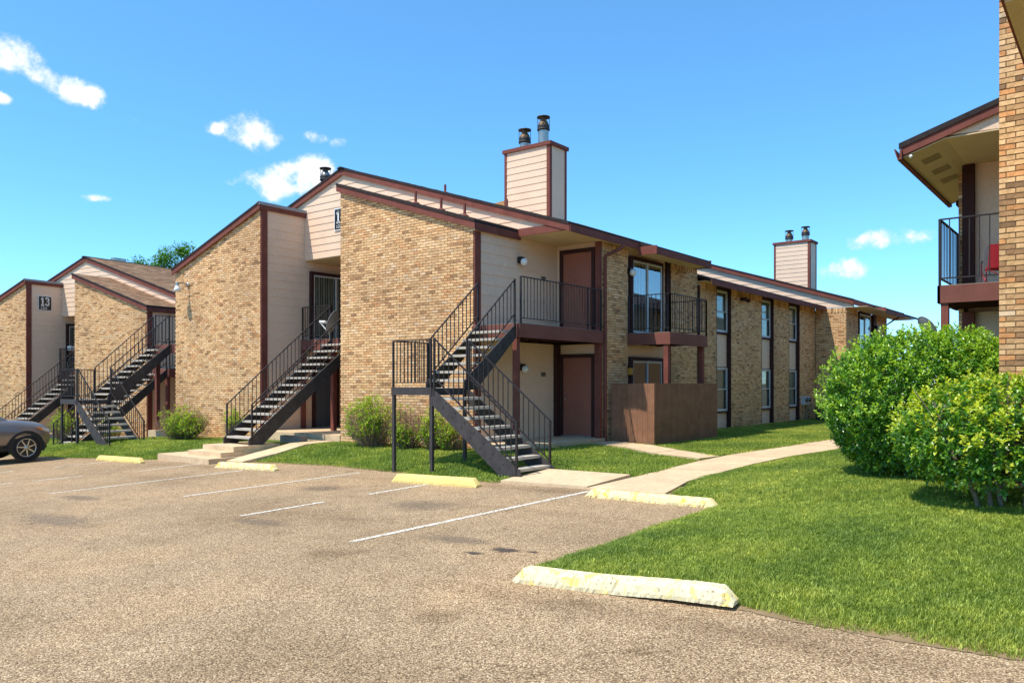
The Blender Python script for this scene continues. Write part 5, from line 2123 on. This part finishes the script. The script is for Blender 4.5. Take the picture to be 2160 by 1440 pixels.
shrub('half green half brown shrub in front of the central brick wing', (13.60, 14.95, 0), (.48, .92, 1.34), 300, [(-.3, .1, .85, .55), (-.4, .6, .75, .35), (-.5, -.55, .85, .45), (-.6, -.4, .45, .35), (-.6, .5, .2, .35)], 31)
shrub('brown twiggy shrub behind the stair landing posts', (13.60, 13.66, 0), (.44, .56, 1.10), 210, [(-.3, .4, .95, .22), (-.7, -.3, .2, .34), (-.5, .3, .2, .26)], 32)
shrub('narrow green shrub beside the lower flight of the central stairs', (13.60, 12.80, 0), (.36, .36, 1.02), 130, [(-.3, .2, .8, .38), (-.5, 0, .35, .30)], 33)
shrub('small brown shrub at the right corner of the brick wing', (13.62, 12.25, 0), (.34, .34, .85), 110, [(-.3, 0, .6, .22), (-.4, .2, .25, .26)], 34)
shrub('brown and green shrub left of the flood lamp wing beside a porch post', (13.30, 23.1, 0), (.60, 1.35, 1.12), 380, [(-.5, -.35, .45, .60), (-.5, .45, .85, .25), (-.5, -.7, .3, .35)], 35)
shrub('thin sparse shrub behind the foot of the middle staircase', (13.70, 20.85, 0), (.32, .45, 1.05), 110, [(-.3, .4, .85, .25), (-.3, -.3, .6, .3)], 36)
for lb, q, rd, seed in (('yellow-green shrub behind the landing posts of the leftmost dog-leg stairs', (13.4, 16.2), (.5, .95, 1.25), 41), ('green shrub under the leftmost staircase against brick', (13.4, 13.4), (.5, .8, 1.0), 42), ('shrub against the brick behind the parked suv', (13.4, 21.6), (.5, .8, 1.3), 43)):
    g = TF13 @ Vector((*q, .2))
    shrub(lb, (g.x, g.y, 0), rd, 190, [(-.3, 0, .8, .5), (0, .5, .6, .4), (0, -.5, .6, .4)], seed, grp='green shrubs along the left building')


def tree(label, base, h, crown, n, seed):
    rnd = random.Random(seed)
    b = Vector(base)
    T = thing('broadleaf_tree', label, 'tree', b, 'trees behind the left building')
    tr = part('trunk', MB().tube([b, b + Vector((.1, .05, h * .35)), b + Vector((0, .2, h * .6)), b + Vector((.2, .1, h * .85))], [.28, .22, .15, .06], 10), 'bark', T)
    mb = MB()
    cl = []
    for i in range(26):
        v = rdir(rnd)
        q = b + Vector((v.x * crown[0], v.y * crown[1], h - crown[2] + v.z * crown[2]))
        cl.append(q)
        part('limb', MB().tube([b + Vector((0, .1, h * rnd.uniform(.4, .65))), (b + Vector((0, .1, h * .7))).lerp(q, .6), q], [.09, .05, .015], 6), 'bark', tr) if i % 3 == 0 else None
    for q in cl:
        s = rnd.uniform(.5, .95)
        for _ in range(n // 26):
            p = q + rdir(rnd) * s * rnd.random() ** .5
            d = rdir(rnd)
            ln = rnd.uniform(.10, .2)
            leaf_faces(mb, p, d, Vector((0, 0, 1)), ln, ln * .7, rnd.choice(DARKG))
    part('crown', mb, 'leaf_soft', T, 'stuff')


tree('green treetop nearest the big brick wing, above the left roof', (33.3, 58.2, -.5), 12.5, (1.7, 1.7, 2.6), 9000, 51)
tree('lower green treetop further left above the brown roof', (32.1, 59.8, -.5), 11.7, (1.8, 1.8, 2.2), 8000, 52)

# ------------------------------------------------------------------ satellite dishes
def dish(label, c, aim, r, base, lnb=True, mat='dish'):
    T = thing('satellite_dish', label, 'satellite dish', base, 'satellite dishes')
    c, a = Vector(c), Vector(aim).normalized()
    s = a.orthogonal().normalized()
    if abs(a.z) < .99: s = a.cross(Vector((0, 0, 1))).normalized()
    t = s.cross(a)
    mb = MB()
    v, f = [], []
    n, m = 22, 5
    for j in range(m + 1):
        q = r * j / m
        for k in range(n):
            an = 2 * math.pi * k / n
            v.append(c + s * q * math.cos(an) * .92 + t * q * math.sin(an) + a * (q * q / r * .22))
    for j in range(m):
        for k in range(n):
            f.append((j * n + k, j * n + (k + 1) % n, (j + 1) * n + (k + 1) % n, (j + 1) * n + k))
    mb.poly(v, f, None, True)
    part('reflector', mb, mat, T)
    part('rim', MB().tube([c + s * r * math.cos(2 * math.pi * k / n) * .92 + t * r * math.sin(2 * math.pi * k / n) + a * r * .22 for k in range(n + 1)], .008, 5), mat, T)
    part('bracket', MB().lathe(c - a * .02, [(.001, -.05), (.06, -.05), (.06, .03), (.001, .03)], 10), mat, T)
    part('mast', MB().tube([Vector(base), Vector((base[0], base[1], c.z - .12)), c - a * .06], .022, 8), 'galv', T)
    if lnb:
        e = c + a * r * 1.25 - t * r * .35
        part('feed_arm', MB().tube([c - t * r * .95 + a * .04, e], .018, 6), 'white', T)
        part('feed_horn', MB().tube([e, e - a * .16 + t * .05], [.035, .045], 8), 'white', T)
        part('feed_horn', MB().tube([e + s * .09, e + s * .09 - a * .16 + t * .05], [.03, .04], 8), 'white', T)
    return T


dish('satellite dish with a white feed arm at the head of the middle staircase', (15.42, 18.52, 3.50), (-.42, .80, .36), .36, (15.70, 19.06, 3.06))
dish('grey satellite dish showing above the large hedge bush', (20.6, 3.87, 3.02), (.55, -.55, .55), .285, (20.45, 4.0, .3), False)

# ------------------------------------------------------------------ utilities by the far corner
T = thing('air_conditioner', 'dark air conditioning unit on the ground at the far end of the window wall', 'air conditioner', (34.2, 9.9, .1))
part('cabinet', MB().box(33.75, 34.6, 9.55, 10.4, .14, .92), 'utility', T)
for i in range(9):
    z = .2 + i * .07
    part('louver', MB().box(33.735, 34.61, 9.535, 9.549, z, z + .04), 'plastic', T)
    part('louver', MB().box(33.735, 33.749, 9.55, 10.4, z, z + .04), 'plastic', T)
part('fan_grille', MB().lathe((34.18, 9.98, .92), [(.001, .03), (.2, .03), (.36, .02), (.38, 0)], 18), 'plastic', T)
part('base_pad', MB().box(33.7, 34.65, 9.5, 10.45, .02, .14), 'grey_concrete', T)
for i, (u, lb) in enumerate(((33.35, 'left pale meter box on the brick beside the last window'), (33.75, 'right pale meter box on the brick above the air conditioner'))):
    T = thing('meter_box', lb, 'meter box', (u, 10.8, 1.05), 'utility meter boxes')
    part('box', MB().box(u - .13, u + .13, 10.68, 10.84, .88, 1.22), 'frame', T)
    part('meter', MB().lathe((u, 10.68, 1.08), [(.09, 0), (.09, -.06), (.001, -.08)], 12, axis='y'), 'glass', T)
    part('conduit', MB().tube([(u, 10.78, .1), (u, 10.78, .88)], .025, 6), 'galv', T)

# ------------------------------------------------------------------ bicycle on the left building's upper deck
def bicycle():
    T = thing('bicycle', 'blue and white bicycle standing on the upper deck of the left building', 'bicycle', (0, 0, 0))
    def wheel(x):
        w = part('wheel', MB().tube([(x + .33 * math.cos(a * math.pi / 12), 0, .33 + .33 * math.sin(a * math.pi / 12)) for a in range(25)], .02, 6), 'rubber', T)
        part('rim', MB().tube([(x + .305 * math.cos(a * math.pi / 12), 0, .33 + .305 * math.sin(a * math.pi / 12)) for a in range(25)], .012, 5), 'frame', w)
        m = MB()
        for a in range(14):
            m.tube([(x, 0, .33), (x + .30 * math.cos(a * .449), 0, .33 + .30 * math.sin(a * .449))], .002, 3, cap=False)
        part('spoke', m, 'galv', w, 'stuff')
    wheel(-.52); wheel(.52)
    m = MB()
    for a, b in (((-.52, 0, .33), (-.1, 0, .30)), ((-.1, 0, .30), (-.2, 0, .82)), ((-.2, 0, .78), (.34, 0, .80)), ((-.1, 0, .30), (.36, 0, .70)), ((-.52, 0, .33), (-.2, 0, .76)), ((.33, 0, .88), (.38, 0, .66)), ((.38, 0, .66), (.52, 0, .33))):
        m.tube([a, b], .018, 7)
    part('frame', m, 'blue', T)
    part('saddle', MB().prism([(-.34, -.08, .86), (-.34, .08, .86), (-.06, .02, .88), (-.06, -.02, .88)], (0, 0, .05)), 'plastic', T)
    part('handlebar', MB().tube([(.25, -.3, 1.0), (.36, -.22, 1.02), (.34, 0, .96), (.36, .22, 1.02), (.25, .3, 1.0)], .014, 6), 'white', T)
    part('chainring', MB().lathe((-.1, .03, .30), [(.09, 0), (.09, .01), (.001, .01)], 12, axis='y'), 'galv', T)
    part('basket', MB().prism([(.42, -.17, .92), (.66, -.17, .92), (.66, .17, .92), (.42, .17, .92)], (0, 0, .2)), 'white', T)
    T.matrix_world = TF13 @ Matrix.Translation((15.98, 19.35, F2)) @ Matrix.Rotation(R(94), 4, 'Z') @ Matrix.Rotation(R(4), 4, 'X')


bicycle()

# ------------------------------------------------------------------ parked suv
def suv():
    T = thing('parked_suv', 'bronze grey suv parked at far left with its front end in view', 'car', (0, 0, 0))
    W = .925
    # stations: x, sill z, lower half width, mid half width, shoulder half width, shoulder z, top half width, top z
    st = [(-2.38, .50, .55, .72, .70, .92, .60, 1.02), (-2.25, .40, .74, .86, .84, 1.00, .74, 1.10), (-1.9, .34, .86, .92, .89, 1.05, .80, 1.13), (-1.2, .32, .88, .94, .90, 1.05, .82, 1.12),
          (-.4, .32, .88, .93, .89, 1.03, .82, 1.09), (.4, .32, .88, .93, .89, 1.03, .82, 1.12), (.95, .32, .88, .94, .90, 1.01, .80, 1.12), (1.30, .33, .88, .945, .90, .98, .76, 1.10),
          (1.75, .34, .87, .935, .88, .92, .70, 1.04), (2.05, .35, .86, .92, .87, .88, .70, 1.00), (2.25, .36, .82, .88, .83, .84, .66, .95), (2.38, .38, .74, .80, .76, .79, .60, .89), (2.44, .42, .62, .68, .64, .72, .52, .80)]
    q = lambda x: x if x < 1.6 else 1.6 + (x - 1.6) * .62
    v, f = [], []
    for (x, zs, a, b, c, zc, d, zt) in st:
        half = [(0, zs), (a * .8, zs), (a, zs + .06), (b, (zs + zc) * .5 - .05), (b * 1.0, (zs + zc) * .5 + .12), (c, zc - .03), (c * .97, zc + .015), (d, zt - .01), (d * .55, zt + .02), (0, zt + .03)]
        ring = [(x, y, z) for y, z in half] + [(x, -y, z) for y, z in half[-2:0:-1]]
        v += ring
    k = len(ring)
    v = [(q(x), y, z) for x, y, z in v]
    for i in range(len(st) - 1):
        for j in range(k):
            f.append((i * k + j, i * k + (j + 1) % k, (i + 1) * k + (j + 1) % k, (i + 1) * k + j))
    f += [tuple(range(k)), tuple((len(st) - 1) * k + j for j in range(k - 1, -1, -1))]
    mb = MB()
    mb.poly(v, f, None, True)
    body = part('body', mb, 'car', T)
    md = body.modifiers.new('sub', 'SUBSURF')
    md.levels = md.render_levels = 2
    # cabin
    v, f = [], []
    for (x, zb, wb, wt, zt) in [(-2.2, 1.05, .74, .60, 1.12), (-1.95, 1.08, .80, .64, 1.58), (-1.2, 1.08, .82, .66, 1.70), (-.2, 1.06, .82, .66, 1.71), (.25, 1.05, .81, .64, 1.64), (1.15, 1.06, .80, .70, 1.10)]:
        v += [(x, -wb, zb), (x, -wt, zt - .05), (x, -wt * .8, zt), (x, wt * .8, zt), (x, wt, zt - .05), (x, wb, zb)]
    for i in range(5):
        for j in range(5):
            f.append((i * 6 + j, i * 6 + j + 1, (i + 1) * 6 + j + 1, (i + 1) * 6 + j))
    mb = MB()
    mb.poly(v, f, None, True)
    cab = part('cabin', mb, 'car', T)
    def quad(pts, off, mat, nm, par):
        mb = MB()
        q = [Vector(p) for p in pts]
        n = (q[1] - q[0]).cross(q[2] - q[0]).normalized()
        mb.prism([p + n * off for p in q], n * .006)
        return part(nm, mb, mat, par)
    for s in (-1, 1):
        pts = [(.86, s * .80, 1.07), (-.1, s * .826, 1.10), (-.1, s * .70, 1.60), (.22, s * .69, 1.56)]
        quad(pts if s > 0 else pts, -.012 if s < 0 else .004, 'glass', 'side_window', cab)
        pts = [(-.2, s * .826, 1.10), (-1.15, s * .828, 1.12), (-1.15, s * .71, 1.60), (-.2, s * .705, 1.61)]
        quad(pts, -.012 if s < 0 else .004, 'glass', 'side_window', cab)
        m = MB()
        m.tube([(1.00, s * .79, 1.055), (.35, s * .835, 1.075), (-1.9, s * .83, 1.10)], .012, 6)
        part('window_trim', m, 'galv', cab)
    quad([(1.0, -.68, 1.09), (1.0, .68, 1.09), (.27, .58, 1.63), (.27, -.58, 1.63)], .004, 'glass', 'windscreen', cab)
    for s in (-1, 1):
        for x in (1.42, -1.37):
            y = s * .82
            # arch lining and cladding
            m = MB()
            m.lathe((x, s * .935, .365), [(.001, 0), (.40, 0)], 28, axis='y')
            part('wheel_well', m, 'black', T)
            m = MB()
            N_ = 20
            for iq in range(N_):
                a0, a1 = math.pi * (iq / N_ * 1.16 - .08), math.pi * ((iq + 1) / N_ * 1.16 - .08)
                ri, ro = .395, .455
                y0 = s * .935
                m.prism([(x + ri * math.cos(a0), y0, .365 + ri * math.sin(a0)), (x + ro * math.cos(a0), y0, .365 + ro * math.sin(a0)), (x + ro * math.cos(a1), y0, .365 + ro * math.sin(a1)), (x + ri * math.cos(a1), y0, .365 + ri * math.sin(a1))], (0, s * .022, 0))
            part('arch_trim', m, 'plastic', T)
            m = MB()
            m.lathe((x, y, .365), [(.22, s * -.11), (.33, s * -.11), (.36, s * -.06), (.365, s * .06), (.345, s * .115), (.25, s * .13), (.245, s * .10)], 30, axis='y')
            wl = part('wheel', m, 'rubber', T)
            m = MB()
            m.lathe((x, y, .365), [(.25, s * .10), (.25, s * .125), (.225, s * .118), (.215, s * .05)], 30, axis='y')
            for iq in range(7):
                a = iq * 2 * math.pi / 7 + .2
                d, e = Vector((math.cos(a), 0, math.sin(a))), Vector((-math.sin(a), 0, math.cos(a)))
                c = Vector((x, y + s * .085, .365))
                m.prism([c + d * .04 + e * .022, c + d * .232 + e * .036, c + d * .232 + e * .012, c + d * .04 - e * .016], (0, s * .035, 0))
            m.lathe((x, y, .365), [(.06, s * .085), (.055, s * .128), (.001, s * .132)], 14, axis='y')
            part('rim', m, 'rim', wl)
            m = MB()
            m.lathe((x, y, .365), [(.001, s * .03), (.215, s * .03)], 20, axis='y')
            part('brake_disc', m, 'sooty', wl)
        m = MB()
        m.prism([(1.0, s * .93, .30), (-.95, s * .93, .30), (-.95, s * .95, .40), (1.0, s * .95, .40)], (0, -s * .04, 0))
        part('sill_trim', m, 'plastic', T)
        # head lamp wraps from the nose onto the wing
        m = MB()
        top = [(1.66, s * .905, .925), (1.95, s * .895, .890), (2.22, s * .845, .845), (2.36, s * .74, .80)]
        bot = [(1.82, s * .925, .835), (2.00, s * .910, .785), (2.24, s * .865, .740), (2.38, s * .76, .70)]
        for (a, b), (c, d) in zip(zip(top, bot), list(zip(top, bot))[1:]):
            e = lambda p: Vector((q(p[0]), p[1], p[2]))
            m.poly([e(a) + Vector((.02, s * .012, .0)), e(b) + Vector((.025, s * .014, 0)), e(d) + Vector((.03, s * .012, 0)), e(c) + Vector((.03, s * .012, .004))], [(0, 1, 2, 3)])
        hl = part('headlight', m, 'lamp_clear', T)
        m = MB()
        m.poly([(q(1.70), s * .935, .915), (q(1.83), s * .945, .845), (q(1.99) + .01, s * .935, .805), (q(1.94) + .01, s * .925, .88)], [(0, 1, 2, 3)])
        part('side_marker', m, 'lamp_orange', hl)
    part('grille', MB().prism([(2.115, -.40, .46), (2.115, .40, .46), (2.10, .44, .64), (2.10, -.44, .64)], (.03, 0, 0)), 'plastic', T)
    part('front_bumper', MB().prism([(1.90, -.87, .30), (2.10, -.52, .30), (2.13, 0, .30), (2.10, .52, .30), (1.90, .87, .30), (1.85, .89, .30), (1.85, -.89, .30)], (0, 0, .13)), 'plastic', T)
    fy = 24.55
    T.matrix_world = Matrix.Translation((7.72, fy, plane_z(9.1, 23.7))) @ Matrix.Rotation(R(0), 4, 'Z') @ Matrix.Rotation(math.atan(-.027), 4, 'Y')


suv()
